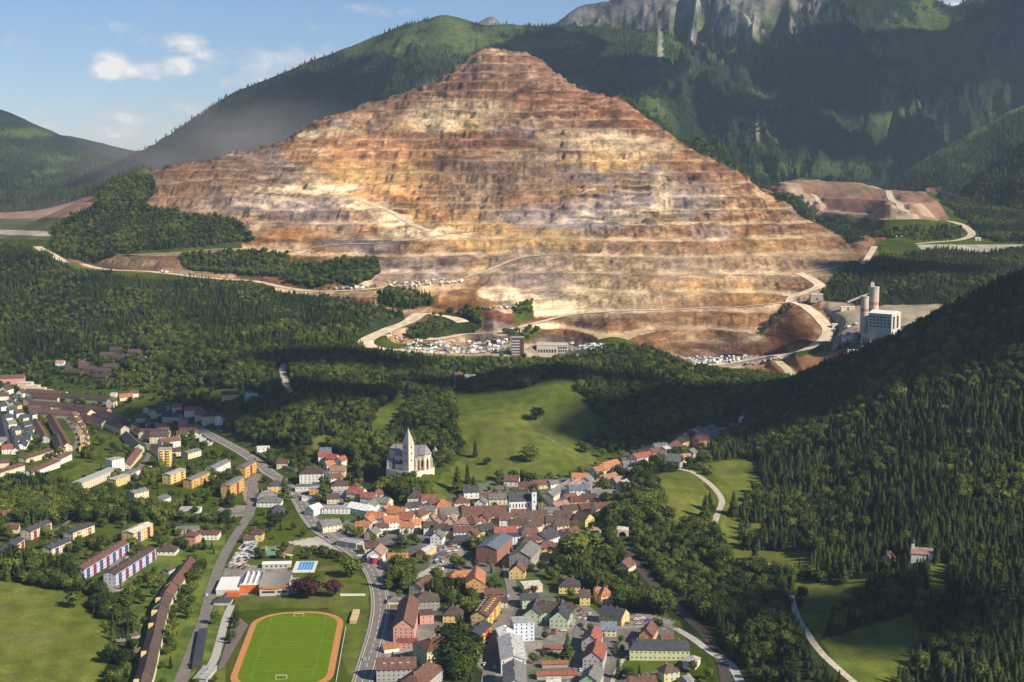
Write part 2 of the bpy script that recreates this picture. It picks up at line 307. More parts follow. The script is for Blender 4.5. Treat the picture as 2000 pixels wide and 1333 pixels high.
def smoothline(P,step=6.0):
    P=np.array(P,float); out=[]
    for i in range(len(P)-1):
        p0=P[max(i-1,0)];p1=P[i];p2=P[i+1];p3=P[min(i+2,len(P)-1)]
        m=max(2,int(np.hypot(*(p2-p1)[:2])/step))
        for k in range(m):
            t=k/m; out.append(0.5*((2*p1)+(-p0+p2)*t+(2*p0-5*p1+4*p2-p3)*t*t+(-p0+3*p1-3*p2+p3)*t**3))
    out.append(P[-1]); return np.array(out)
ROADLINES={}
def roadline(name,pxs,w,carve=True,y0=420,sm=9):
    P=[cast(*p,y0=y0)[:3] for p in pxs]
    S=smoothline([(p[0],p[1]) for p in P]); zz=zat(S[:,0],S[:,1])
    k=min(sm,max(1,len(zz)//3)); zz=np.convolve(np.pad(zz,k,'edge'),np.ones(2*k+1)/(2*k+1),'valid')
    if carve:
        R_=w*0.5+1.5; R2=R_+max(6,w*0.8)
        m=(Yg>S[:,1].min()-R2)&(Yg<S[:,1].max()+R2)&(Xg>S[:,0].min()-R2)&(Xg<S[:,0].max()+R2)
        idx=np.where(m); x=Xg[idx];y=Yg[idx]; best=np.full(x.shape,1e9); zb=np.zeros(x.shape)
        for i in range(len(S)-1):
            a=S[i,:2];b=S[i+1,:2]; near=(np.abs(x-a[0])<R2+12)&(np.abs(y-a[1])<R2+12)
            if not near.any(): continue
            xx=x[near];yy_=y[near]; ab=b-a; s=np.clip(((xx-a[0])*ab[0]+(yy_-a[1])*ab[1])/(ab@ab+1e-9),0,1)
            d=np.hypot(xx-a[0]-s*ab[0],yy_-a[1]-s*ab[1]); bn=best[near]; zn=zb[near]; c=d<bn
            bn[c]=d[c]; zn[c]=(zz[i]*(1-s)+zz[i+1]*s)[c]; best[near]=bn; zb[near]=zn
        wt=1-sstep(R_,R2,best); Z[idx]=Z[idx]*(1-wt)+zb*wt
    ROADLINES[name]=(S,w); return S
# ------------------------------------------------------------ flat places and roads
def gp(px,py,h=0,y0=420): return cast(px,py,h,y0)
def polyxy(pts): return [gp(*p)[:2] for p in pts]
FIELD_C=None
pa=np.array(gp(500,1215)[:2]); pb=np.array(gp(665,1213)[:2]); 
# football field: centre, long axis away from camera, slight lean
fc=np.array([(gp(455,1333)[0]+gp(640,1333)[0])/2,0]); 
near_c=np.array(gp(548,1333)[:2]); far_c=np.array(gp(586,1199)[:2]); ax=far_c-near_c; FLEN=np.linalg.norm(ax); ax/=FLEN; FRZ=math.atan2(ax[1],ax[0])-math.pi/2
FL=FLEN+4; FW=abs(gp(652,1240)[0]-gp(482,1240)[0])*0.94
FCEN=(near_c+far_c)/2-ax*2
print('pitch',FLEN,FW)
def fpt(a,b): # a across, b along
    n=np.array([ax[1],-ax[0]]); p=FCEN+n*a+ax*b; return (float(p[0]),float(p[1]))
flatten([fpt(-FW/2-9,-FL/2-12),fpt(FW/2+9,-FL/2-12),fpt(FW/2+9,FL/2+10),fpt(-FW/2-9,FL/2+10)],0.0,18)
CH=gp(805,923); CHZ=CH[2]+1.5
flatten([(CH[0]+21*math.cos(a)-2,CH[1]+13+20*math.sin(a)) for a in np.linspace(0,6.28,17)[:-1]],CHZ,4)
PVZ=gp(1080,698,0,2000); PLZ=gp(1722,669,0,1900)
flatten([(PLZ[0]-30,PLZ[1]-6),(PLZ[0]+42,PLZ[1]-6),(PLZ[0]+42,PLZ[1]+55),(PLZ[0]-30,PLZ[1]+55)],PLZ[2],14)
flatten(polyxy([(570,1090),(625,1090),(620,1122),(560,1122)]),1.0,10)
main=roadline('main_road',[(700,1360),(720,1290),(737,1230),(743,1180),(735,1135),(716,1102),(690,1080),(655,1058),(622,1035),(600,1008),(582,975),(556,945),(528,925),(500,903),(470,882),(430,862),(395,842),(370,828)],11)
roadline('left_road',[(340,1360),(365,1300),(382,1255),(400,1205),(415,1145),(432,1098),(455,1055),(478,1020),(490,996),(492,970),(496,945),(505,925)],9)
roadline('crossing_road',[(415,1003),(450,1004),(490,1000)],7)
roadline('concrete_path',[(452,1183),(441,1210),(430,1250),(420,1285),(411,1302)],6,sm=4)
roadline('town_street',[(950,1350),(957,1300),(960,1265),(970,1232),(988,1200),(1001,1172),(998,1142),(991,1110),(993,1080),(1000,1062)],9)
roadline('side_lane',[(742,1200),(775,1190),(820,1196),(862,1190),(905,1182)],5)
roadline('east_street',[(1050,1345),(1120,1330),(1130,1290),(1128,1250),(1135,1215),(1150,1195),(1130,1180)],7)
roadline('east_lane',[(1150,1218),(1200,1222),(1260,1218),(1300,1222),(1330,1232)],6)
roadline('east_path',[(1195,1335),(1210,1300),(1225,1283),(1245,1285)],3)
roadline('bridge_road',[(1320,1228),(1352,1248),(1380,1270),(1400,1282),(1425,1295),(1440,1320),(1452,1350)],6)
roadline('railway',[(1214,1056),(1226,1078),(1240,1100),(1262,1128),(1290,1158),(1315,1180),(1345,1208),(1375,1238),(1398,1270),(1412,1300),(1420,1350)],8)
roadline('meadow_path',[(1325,917),(1350,922),(1375,937),(1398,958),(1410,980),(1402,1003),(1393,1030)],6,sm=3)
roadline('woodland_path',[(1476,1099),(1495,1102),(1520,1106)],4,sm=3)
roadline('hill_path',[(1545,1165),(1552,1190),(1562,1215),(1585,1250),(1610,1282),(1640,1310),(1680,1345)],5,sm=3)
roadline('meadow_footpath',[(1062,852),(1110,880),(1178,906)],2.2,carve=False)
roadline('gravel_track',[(556,710),(552,722),(556,740),(562,758),(576,775)],9,sm=3)
roadline('suburb_road',[(262,925),(285,900),(292,880),(280,858),(255,838),(215,815),(150,800)],6)
roadline('suburb_street',[(133,888),(150,868),(148,845),(130,820),(110,805)],6)
roadline('estate_road',[(300,1035),(270,1050),(240,1080),(215,1120),(195,1150)],6)
roadline('garden_street',[(18,870),(38,850),(44,830),(32,808)],5,sm=4)
roadline('upper_road',[(1290,880),(1320,870),(1350,858),(1385,845),(1420,835)],5,sm=3)
roadline('parking_road',[(60,1040),(110,1035),(170,1000),(250,1005),(330,1006),(380,1010)],4)
# haul roads of the mine
H=dict(y0=2000)
roadline('haul_road',[(72,482),(90,495),(125,508),(165,522),(230,528),(300,532),(380,541),(440,547),(500,552),(560,566),(620,570),(700,566),(780,560),(850,552),(905,548)],17,**H)
roadline('lower_haul_road',[(905,640),(880,615),(830,612),(800,625),(760,648),(722,658),(716,672),(745,685),(800,690),(870,688),(950,688)],24,**H)
roadline('ramp_road',[(830,665),(900,655),(970,645),(1040,635),(1100,620),(1180,608),(1300,605)],14,**H)
roadline('right_haul_road',[(1340,716),(1420,712),(1500,700),(1560,688),(1600,672),(1618,650),(1608,625),(1575,600),(1545,585),(1570,575),(1600,560),(1590,545),(1560,535)],19,**H)
roadline('bench_road',[(1560,535),(1620,527),(1680,515),(1700,495),(1708,480)],12,**H)
roadline('heap_road',[(1735,372),(1760,400),(1800,425),(1850,430),(1885,445),(1897,460),(1860,472),(1790,478)],16,y0=2500)
roadline('heap_upper_road',[(1560,375),(1590,385),(1600,405),(1590,400)],12,y0=2500)
roadline('plant_road',[(1600,672),(1650,668),(1700,668),(1720,660)],10,**H)
roadline('bench_ramp',[(500,497),(600,489),(700,478),(800,468),(868,458)],10,**H)
roadline('bench_ramp_upper',[(640,378),(700,392),(760,410),(800,440),(840,455)],14,**H)
roadline('bench_ramp_lower',[(905,548),(960,528),(1010,505),(1080,498),(1160,494)],10,**H)
roadline('upper_ramp',[(600,330),(760,322),(900,310),(1010,300)],9,**H)
roadline('middle_ramp',[(860,455),(960,446),(1080,442),(1200,436),(1360,434)],9,**H)
roadline('pit_road',[(1300,605),(1380,604),(1460,598),(1545,585)],11,**H)
roadline('left_bench_ramp',[(240,500),(360,495),(480,492),(560,486)],9,**H)
roadline('dump_track',[(1520,705),(1535,720),(1548,735)],14,y0=1990,sm=2)
# ------------------------------------------------------------ classify ground
PX,PY=project(Xg,Yg,Z)
MEAD=[[(885,762),(920,770),(960,757),(990,765),(1020,768),(1060,745),(1092,737),(1118,745),(1140,790),(1175,830),(1150,850),(1128,872),(1170,890),(1165,908),(1110,925),(1000,936),(905,945),(850,990),(830,960),(870,925),(905,890),(890,840),(895,800)],
[(1275,925),(1330,917),(1368,936),(1400,968),(1392,1022),(1345,1028),(1300,1016),(1282,965)],
[(1372,903),(1470,901),(1484,948),(1448,1005),(1432,1055),(1460,1076),(1520,1078),(1585,1078),(1575,1122),(1500,1122),(1425,1105),(1396,1050),(1400,1020),(1412,975),(1395,935)],
[(1560,1138),(1640,1150),(1712,1112),(1715,1150),(1640,1205),(1600,1245),(1566,1200)],
[(1605,1250),(1700,1218),(1785,1198),(1798,1270),(1740,1340),(1745,1365),(1668,1365),(1630,1290)],
[(1815,1100),(1856,1108),(1842,1175),(1805,1170)],
[(-900,1120),(0,1133),(100,1150),(165,1168),(196,1205),(212,1260),(215,1333),(210,1600),(-900,1700)],
[(100,950),(160,900),(200,912),(140,950)],
[(740,800),(790,760),(800,790),(760,850),(720,860)],[(600,855),(650,840),(640,870),(610,880)],
[(430,1100),(500,1090),(560,1110),(660,1100),(720,1140),(720,1290),(690,1333),(680,1300),(660,1190),(560,1190),(470,1195)],
[(1060,1260),(1110,1262),(1110,1300),(1060,1300)],[(1215,1285),(1320,1285),(1320,1310),(1225,1320)],
[(1460,1020),(1480,1020),(1490,1075),(1440,1060)]]
FOR=[# polygon, density, conifer share, Ymin,Ymax
([(-1200,380),(0,470),(90,498),(150,530),(300,545),(480,560),(540,578),(640,582),(780,612),(795,630),(770,645),(725,655),(700,700),(720,693),(880,703),(1100,715),(1200,680),(1300,690),(1340,728),(1500,730),(1530,748),(1490,785),(1440,812),(1330,832),(1250,868),(1195,882),(1150,868),(1182,832),(1120,742),(1092,734),(1060,742),(1020,766),(960,755),(920,768),(884,760),(885,800),(900,850),(895,880),(862,905),(850,900),(845,880),(760,868),(745,930),(760,980),(700,935),(690,900),(600,868),(520,868),(450,845),(455,805),(520,790),(560,780),(500,765),(440,755),(330,770),(290,735),(300,690),(160,690),(100,700),(0,712),(-1200,760)],1.0,0.85,2010,2680),
([(-1200,380),(0,470),(90,498),(150,530),(300,545),(480,560),(540,578),(640,582),(780,612),(795,630),(770,645),(725,655),(700,700),(720,693),(880,703),(1100,715),(1200,680),(1300,690),(1340,728),(1500,730),(1530,748),(1490,785),(1440,812),(1330,832),(1250,868),(1195,882),(1150,868),(1182,832),(1120,742),(1092,734),(1060,742),(1020,766),(960,755),(920,768),(884,760),(885,800),(900,850),(895,880),(862,905),(850,900),(845,880),(760,868),(745,930),(760,980),(700,935),(690,900),(600,868),(520,868),(450,845),(455,805),(520,790),(560,780),(500,765),(440,755),(330,770),(290,735),(300,690),(160,690),(100,700),(0,712),(-1200,760)],0.99,0.28,1350,2010),
([(1425,838),(1480,790),(1500,770),(1530,745),(1700,640),(2000,480),(2600,300),(4000,300),(4000,1700),(1690,1333),(1600,1250),(1560,1170),(1480,1105),(1440,1090),(1440,1070),(1430,1020),(1450,985),(1485,935),(1470,895),(1400,905),(1390,880)],1.0,0.93,380,2080),
([(1170,955),(1230,905),(1285,890),(1330,880),(1370,895),(1380,905),(1330,915),(1280,922),(1300,990),(1380,1010),(1395,1030),(1440,1075),(1480,1105),(1560,1170),(1600,1255),(1690,1345),(1460,1345),(1400,1285),(1350,1240),(1310,1205),(1240,1150),(1180,1110),(1190,1060),(1180,1010),(1175,980)],0.85,0.18,700,1500),
([(1080,1075),(1150,1055),(1200,1110),(1250,1160),(1300,1200),(1290,1215),(1220,1200),(1120,1130),(1090,1120)],0.8,0.1,900,1300),
([(690,935),(760,890),(850,960),(870,990),(830,985),(780,985)],0.95,0.08,1200,1500),
([(0,990),(0,940),(60,935),(150,955),(180,985),(250,1000),(330,985),(440,1005),(450,1030),(300,1020),(160,1020),(60,1020),(0,1015)],0.95,0.25,1100,1500),
([(-900,1085),(0,1085),(90,1110),(140,1135),(190,1165),(250,1165),(260,1200),(210,1215),(170,1160),(90,1148),(0,1132),(-900,1130)],0.95,0.3,900,1250),
([(210,1210),(260,1200),(270,1280),(255,1333),(215,1345)],0.55,0.3,850,1150),
([(490,1185),(600,1180),(690,1190),(720,1240),(690,1333),(672,1333),(690,1250),(670,1198),(600,1190),(500,1195)],0.5,0.1,850,1150),
([(500,1166),(690,1166),(700,1192),(500,1190)],.6,.1,850,1250),([(335,1130),(385,1110),(402,1120),(360,1260),(330,1333),(312,1333)],.28,.1,850,1250),
([(760,1110),(800,1095),(820,1150),(790,1160)],0.8,0.4,900,1250),([(845,1130),(905,1150),(930,1180),(960,1330),(870,1333),(870,1270),(900,1220),(850,1170)],0.8,0.25,800,1250),
([(840,1080),(905,1050),(950,1035),(940,1100),(905,1120),(850,1110),(900,1085),(905,1062),(880,1058),(835,1090)],0.35,0.3,1000,1300),
([(1000,1270),(1000,1340),(950,1340)],0,0,1,2),
# woods on and around the mine
([(95,490),(110,440),(200,390),(205,360),(240,340),(300,350),(300,385),(275,405),(360,415),(460,425),(500,475),(360,490),(230,497),(180,520),(110,500)],1.0,0.6,2450,3150),
([(350,505),(420,490),(560,495),(560,520),(740,505),(745,530),(690,560),(600,560),(520,545),(360,530)],0.9,0.3,2300,2750),
([(740,575),(760,565),(845,575),(848,600),(790,605),(740,598)],0.9,0.3,2180,2480),
([(800,640),(870,612),(935,608),(940,640),(920,655),(800,660)],0.9,0.3,2120,2330),
([(1000,600),(1040,590),(1045,625),(1010,640)],0.5,0.2,2180,2380),
([(985,650),(1050,645),(1060,660),(1000,665)],0.5,0.1,2130,2280),
([(1600,575),(1640,530),(1700,505),(1790,490),(1880,495),(2000,487),(2600,480),(4000,500),(4000,640),(2000,600),(1850,600),(1700,600),(1610,590)],1.0,0.85,2120,2780),
([(1490,640),(1560,585),(1545,600),(1480,660)],0.7,0.2,2120,2300),
([(1210,190),(1240,190),(1440,305),(1560,385),(1690,465),(1660,470),(1560,415),(1440,335),(1400,315),(1290,250)],0.75,0.7,2600,3620),
([(1700,455),(1900,440),(1890,470),(1720,470)],0.3,0.5,2800,3300),
([(1828,385),(1900,350),(2600,250),(2600,470),(1925,468),(1890,438),(1852,405)],1.0,.8,2850,4300),
([(1890,440),(2600,300),(4000,200),(4000,480),(2000,475),(1920,470)],1.0,0.8,2850,3600)]
TOWNPOLY=[(600,950),(700,960),(800,985),(900,960),(1000,925),(1170,905),(1290,850),(1400,830),(1420,845),(1330,880),(1280,895),(1230,930),(1190,1000),(1130,1060),(1080,1090),(1080,1140),(1100,1200),(1210,1190),(1320,1230),(1330,1333),(740,1345),(745,1180),(700,1090),(640,1040),(600,1000)]
PAVED=[[(835,1118),(845,1082),(880,1060),(905,1058),(905,1088),(870,1118)],[(800,1130),(840,1108),(865,1100),(860,1125),(815,1140)],[(470,1065),(500,1045),(505,1060),(475,1110),(440,1112)],[(420,1165),(440,1110),(560,1100),(565,1160)],[(190,1160),(225,1115),(250,1130),(225,1160)],[(930,1300),(960,1220),(1060,1215),(1060,1270),(980,1345)],[(1080,1215),(1140,1180),(1170,1200),(1200,1235),(1150,1230),(1110,1262),(1060,1245)],[(640,1045),(690,1065),(700,1085),(640,1060)],[(555,1060),(640,1045),(680,1080),(620,1072)],[(690,1060),(740,1080),(760,1100),(740,1125),(715,1095)],[(980,1010),(1100,1010),(1090,1060),(1000,1062)],[(1030,1060),(1085,1070),(1070,1100),(1040,1100)],
 [(420,1000),(440,985),(500,990),(495,1010),(440,1010)],[(470,945),(500,925),(505,960),(490,990),(478,980)],[(1255,1195),(1320,1215),(1300,1230),(1160,1225)],[(755,1215),(860,1235),(850,1290),(740,1290)]]
print('classify')
Cg=np.zeros(Z.shape+(3,),np.float32)
X_=Xg;Y_=Yg
n1=fbm(X_/130,Y_/130,4); n2=fbm(X_/14,Y_/14,3); n3=fbm(X_/40+7,Y_/40,3)
def lerp(a,b,w): return a*(1-w[...,None])+b*w[...,None]
c=lambda *a:np.array(a,np.float32)
grass=lerp(c(.075,.115,.016),c(.135,.165,.024),np.clip(.5+n1,0,1)); grass=lerp(grass,c(.06,.085,.02),np.clip(n3*1.2,0,.6))
woodg=lerp(c(.022,.035,.012),c(.045,.055,.02),np.clip(.5+n3,0,1))
Cg[:]=grass*0.62
near=Yg<2800
def paint(mask,col): Cg[mask]=col[mask] if col.ndim==3 else col
PXn=PX[:, :];PYn=PY
PXj=PX+(fbm(Xg/45,Yg/45,4)*16+fbm(Xg/12,Yg/12,2)*4)*np.clip(1300/Yg,.5,1.3); PYj=PY+fbm(Xg/60+50,Yg/60,3)*9
forest=np.zeros(Z.shape,np.float32)
for (poly,dn,cf,y0,y1) in FOR:
    m=(Yg>y0)&(Yg<y1); mm=np.zeros(Z.shape,bool); mm[m]=inpoly(PXj[m],PYj[m],poly); forest[mm]=np.maximum(forest[mm],dn)
town=np.zeros(Z.shape,bool); m=(Yg>800)&(Yg<1800); town[m]=inpoly(PXj[m],PYj[m],TOWNPOLY)
meadow=np.zeros(Z.shape,bool); m=(Yg<2000)
for p in MEAD: 
    q_=np.zeros(Z.shape,bool); q_[m]=inpoly(PXj[m],PYj[m],p); meadow|=q_
paint(forest>0.5,woodg)
tw=lerp(c(.16,.15,.14),c(.07,.10,.03),np.clip(.35+n3*2.2,0,1)); paint(town&(forest<.5),tw)
md=lerp(c(.085,.125,.020),c(.155,.17,.034),np.clip(.5+n1*1.3+n2*.25,0,1)); md=md*.88*(1+.07*np.sin(X_*.33+n1*9+Y_*.06)+.16*n2)[...,None]; md=lerp(md,c(.14,.12,.05),np.clip(fbm(X_/22+9,Y_/22,3)*1.6-.25,0,.55)); paint(meadow,md)
gard=(Yg>800)&(Yg<1250)&(PX>215)&(PX<440)&~meadow&(forest<.5)
paint(gard,lerp(c(.07,.11,.02),c(.14,.17,.035),np.clip(.5+n2*1.6,0,1)))
for p in PAVED:
    q_=np.zeros(Z.shape,bool); m=(Yg>800)&(Yg<1700); q_[m]=inpoly(PX[m],PY[m],p); paint(q_,lerp(c(.20,.18,.155),c(.29,.26,.23),np.clip(.5+n2,0,1))*(1.75 if p[0] in ((470,1065),(555,1060),(640,1045),(690,1060),(800,1130)) else 1.0))
# far mountains
gx=np.gradient(Z,axis=1)/np.gradient(Yg,axis=1); 
nb=fbm(X_/420+3,Y_/420,5); nc=fbm(X_/120,Y_/120+4,4)
elev=Z
mt=lerp(c(.012,.022,.013),c(.024,.038,.018),np.clip(.5+nc*1.5,0,1))
alp=lerp(c(.055,.088,.024),c(.095,.125,.036),np.clip(.5+nc,0,1))
w=sstep(.05,.22,nb*1.0+nc*.5-0.10+ (elev-650)/1100.0)*.75; mt=lerp(mt,alp,w)
rk=lerp(c(.070,.070,.072),c(.23,.215,.20),np.clip(.5+fbm(X_/45,elev/40,4)*1.8,0,1))
rw=sstep(-.06,.12,(elev-850)/300.0+nb*.5+ridged(X_/80,Y_/260,4)*.45)*np.where(lay==2,1,0)*sstep(1640,1470,PX+nc*120)*sstep(1050,1100,PX)
mt=lerp(mt,rk,np.clip(rw,0,1))
b1w=np.where(lay==1,sstep(.1,.3,nb+nc*.5),0); mt=np.where((lay==1)[...,None],lerp(mt,alp,np.clip(b1w,0,1)*.6)*.85,mt)
mt=np.where((lay==8)[...,None],rk*1.1,mt)
farm=(lay>0)|(Yg>3800); Cg=np.where(farm[...,None],mt,Cg)
for (px,py,rx,ry,s) in [(620,215,95,14,.9),(510,212,50,16,.8),(480,232,60,14,.5),(850,90,80,22,.6),(770,110,40,25,.5),(950,110,90,20,.3),(1300,90,40,60,.7),(1370,60,22,35,.95),(1210,60,60,20,.4),(1470,195,50,22,.6),(1420,110,60,20,.4),(1500,270,25,35,.7),(1580,330,130,16,.6),(1850,300,90,40,.5),(1950,240,50,30,.5),(40,260,60,12,.8),(120,310,60,12,.6),(90,335,40,8,.8),(60,355,50,12,.5),(20,290,30,10,.5),(1300,140,60,14,.7)]:
    d=((PX-px)/rx)**2+((PY-py)/ry)**2+nc*1.3
    wt=np.clip(1.3-d,0,1)*s*farm; Cg=lerp(Cg,alp,wt)
for (px,py,rx,ry) in [(1470,50,18,40),(1462,75,8,20),(1290,95,5,50),(1480,250,5,30)]:
    wt=np.clip(1.1-(((PX-px)/rx)**2+((PY-py)/ry)**2)-nc,0,1)*farm*.7; Cg=lerp(Cg,c(.36,.33,.28),wt)
print('mine colours')
# ---- rock colours of the open pit, with sunlit centre and shaded rim painted in
mm=(mineS>0.3)&(forest<.5)
xx=X_;hh=Z
wv=fbm(xx/240,hh/60,4)*2.2; s1=fbm(xx/170+wv*.4,hh/30+wv,4); s2=fbm(xx/60+3,hh/14,3); s3=fbm(xx/420+9,hh/110,3); s4=fbm(xx/24,hh/9+5,3); bn=vnoise(fl*13.7+0.5,xx/150)
brown=c(.180,.112,.070);orange=c(.33,.175,.082);cream=c(.50,.39,.265);violet=c(.24,.205,.205);dark=c(.095,.058,.045);rust=c(.225,.105,.062);sunlit_gold=c(.60,.40,.17)
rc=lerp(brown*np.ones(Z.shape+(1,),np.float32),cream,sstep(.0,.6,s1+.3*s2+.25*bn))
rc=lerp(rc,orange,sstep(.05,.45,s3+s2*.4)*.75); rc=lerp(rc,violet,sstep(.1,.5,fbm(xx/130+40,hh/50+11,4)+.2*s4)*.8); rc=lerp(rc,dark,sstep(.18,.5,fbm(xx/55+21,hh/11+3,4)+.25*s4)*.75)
BL=[(1000,140,300,110,(rust+brown*1.2)*.52,.75),(1560,450,120,100,brown*.95,.55),(420,330,170,40,(brown+violet)*.5,.6),(300,380,80,40,rust*.8,.5),(1290,260,60,60,rust*.85,.6),(1010,470,160,26,sunlit_gold*1.1,.55),(1180,570,130,30,cream*1.1,.5),(740,300,120,20,orange*1.1,.5),(1430,370,180,90,brown*1.05,.5),(400,350,140,40,brown*1.05,.5),(1150,230,200,50,(rust+brown)*.6,.4),(900,430,110,46,sunlit_gold,.7),(720,350,110,40,sunlit_gold*1.05,.6),(860,250,90,30,sunlit_gold*1.15,.6),(1330,570,200,34,sunlit_gold*.9,.55),(1500,480,120,30,sunlit_gold*.85,.5),(1200,310,90,26,sunlit_gold*1.05,.6),(1650,490,60,30,brown,.6),(640,430,120,26,violet*1.2,.5),(900,230,240,30,cream*.75,.3),(850,235,60,30,cream*1.2,.75),(950,210,60,16,cream*1.1,.6),(640,262,70,14,cream*1.05,.6),(1130,205,160,26,rust,.6),(1000,275,330,16,rust*.95,.75),(700,300,140,35,orange*1.35,.7),(1200,250,60,20,dark*1.3,.7),(1240,240,60,14,rust,.6),(1150,275,110,20,cream*1.1,.7),(1250,290,80,22,cream*1.05,.6),(1060,310,80,14,cream,.5),(640,370,120,10,cream*1.5,.9),(700,400,70,14,cream*1.5,.85),(760,430,45,16,cream*1.7,.95),(840,455,90,16,cream*1.5,.85),(760,375,70,22,orange*1.6,.75),(960,350,40,34,dark*1.5,.75),(985,375,30,20,violet*.6,.6),(1000,400,180,22,orange*1.25,.5),(880,420,60,34,orange*1.1,.6),(920,380,50,40,cream*1.05,.5),(1130,415,150,30,violet*1.45,.85),(1240,395,90,25,violet*1.3,.7),(1300,370,26,55,cream*1.25,.6),(1340,400,20,40,violet*1.1,.6),(1450,410,90,60,orange*1.05,.55),(1500,345,140,40,rust*.95,.6),(1350,345,60,16,brown,.5),(480,400,200,28,violet*1.35,.7),(450,350,140,20,brown*.9,.6),(370,335,70,14,rust*1.1,.6),(340,390,60,30,orange*1.0,.5),(1400,480,260,40,orange*1.25,.5),(1500,520,160,40,cream*1.1,.4),(1200,520,200,50,cream*.95,.45),(1200,590,220,30,cream*1.05,.5),(1350,640,150,26,orange*.95,.45),(1420,600,90,30,orange*1.15,.5),(1000,540,100,60,violet*1.15,.5),(700,480,90,18,violet*1.0,.7),(640,520,90,16,dark*1.6,.5),(560,455,90,14,orange*1.15,.9),(500,445,30,16,cream*.9,.5),(560,490,120,14,orange*1.0,.7),(890,590,55,26,orange*.95,.95),(800,590,60,14,rust,.6),(940,580,40,26,orange*.9,.9),(1000,620,60,14,rust*.8,.9),(660,575,60,8,rust,.7),(710,548,22,16,cream*1.5,.95),(975,572,38,14,cream*1.7,1.0),(1075,603,62,14,cream*1.7,1.0),(1030,585,30,10,cream*1.5,.8),(1540,640,55,40,rust*.8,.95),(1580,700,60,26,orange*.8,.95),(1480,690,60,16,rust*.7,.7),(900,650,90,8,orange,.5),(1160,650,80,12,orange*.8,.8),(250,512,60,8,cream*.8,.5),(450,510,120,10,orange*.95,.8),(130,470,50,20,orange*.7,.5),(270,395,60,10,rust,.6),(1680,530,40,26,brown,.6)]  # gold blobs paint the sun patch; brown rim blobs add cloud shade to reddish rock
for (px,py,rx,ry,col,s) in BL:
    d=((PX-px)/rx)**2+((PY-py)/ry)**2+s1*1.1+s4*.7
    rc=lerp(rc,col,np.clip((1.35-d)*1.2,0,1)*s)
rc=lerp(rc,c(.66,.51,.34),np.clip(1-face*5,0,1)*tm*(.28+.47*crisp2))
rc=rc*(.92+.55*s4[...,None]+.22*s2[...,None])*(1+.25*ridged(xx/30,hh/5,2)[...,None])
for (poly,col) in [] and [(TIP[0],orange*.95),(TIP[1],rust*.95),(TIP[2],orange*1.15)]: pass
rc=rc*(1+tip[...,None]*(.18*vnoise(X_/7,Y_/90)[...,None]))
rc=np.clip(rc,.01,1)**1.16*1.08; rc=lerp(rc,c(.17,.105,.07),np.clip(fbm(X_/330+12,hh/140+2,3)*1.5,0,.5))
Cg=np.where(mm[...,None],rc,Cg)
hp=heap>0.3; hc=lerp(c(.24,.135,.10)*np.ones(Z.shape+(1,),np.float32),c(.38,.27,.19),sstep(0.05,.4,vnoise(X_/26+Y_/70,Y_/900)))
hc=lerp(hc,c(.10,.12,.05),sstep(.1,.4,n1+n3*.5)*.4); Cg=np.where(hp[...,None],hc,Cg)
for (poly,col) in [([(1790,478),(2100,478),(2300,500),(1900,492),(1800,488)],c(.40,.37,.30)),([(1600,590),(1850,590),(1830,620),(1750,640),(1740,660),(1700,690),(1620,690),(1640,640)],c(.33,.27,.20)),([(780,680),(1150,668),(1200,680),(1120,700),(950,695),(800,695)],c(.40,.33,.25)),([(1335,700),(1480,695),(1520,705),(1400,722),(1340,722)],c(.36,.31,.25)),([(0,395),(190,385),(150,400),(0,410)],c(.26,.14,.12)),([(-300,402),(200,395),(140,425),(-300,432)],c(.30,.18,.13)),([(-300,432),(140,425),(110,470),(-300,455)],c(.10,.11,.05)),([(-300,438),(90,452),(100,462),(-300,448)],c(.45,.38,.33))]:
    m=(Yg>2000)&(Yg<4300)&(forest<.5); q_=np.zeros(Z.shape,bool); q_[m]=inpoly(PX[m],PY[m],poly); Cg=np.where((q_&~farm)[...,None],lerp(col*np.ones(Z.shape+(1,),np.float32),col*.75,np.clip(.4+s4+n3,0,1)),Cg)
SPOIL=[(1445,716),(1600,690),(1690,674),(1705,702),(1650,728),(1545,742),(1500,728)]
sp=np.zeros(Z.shape,bool); m=(Yg>1960)&(Yg<2250); sp[m]=inpoly(PX[m],PY[m],SPOIL); Cg=np.where(sp[...,None],lerp(orange*np.ones(Z.shape+(1,),np.float32)*.9,rust*.9,sstep(-.3,.5,vnoise(X_/16+Y_/40,Y_/200))),Cg)
Cg=np.clip(Cg,0.004,0.9).astype(np.float32)
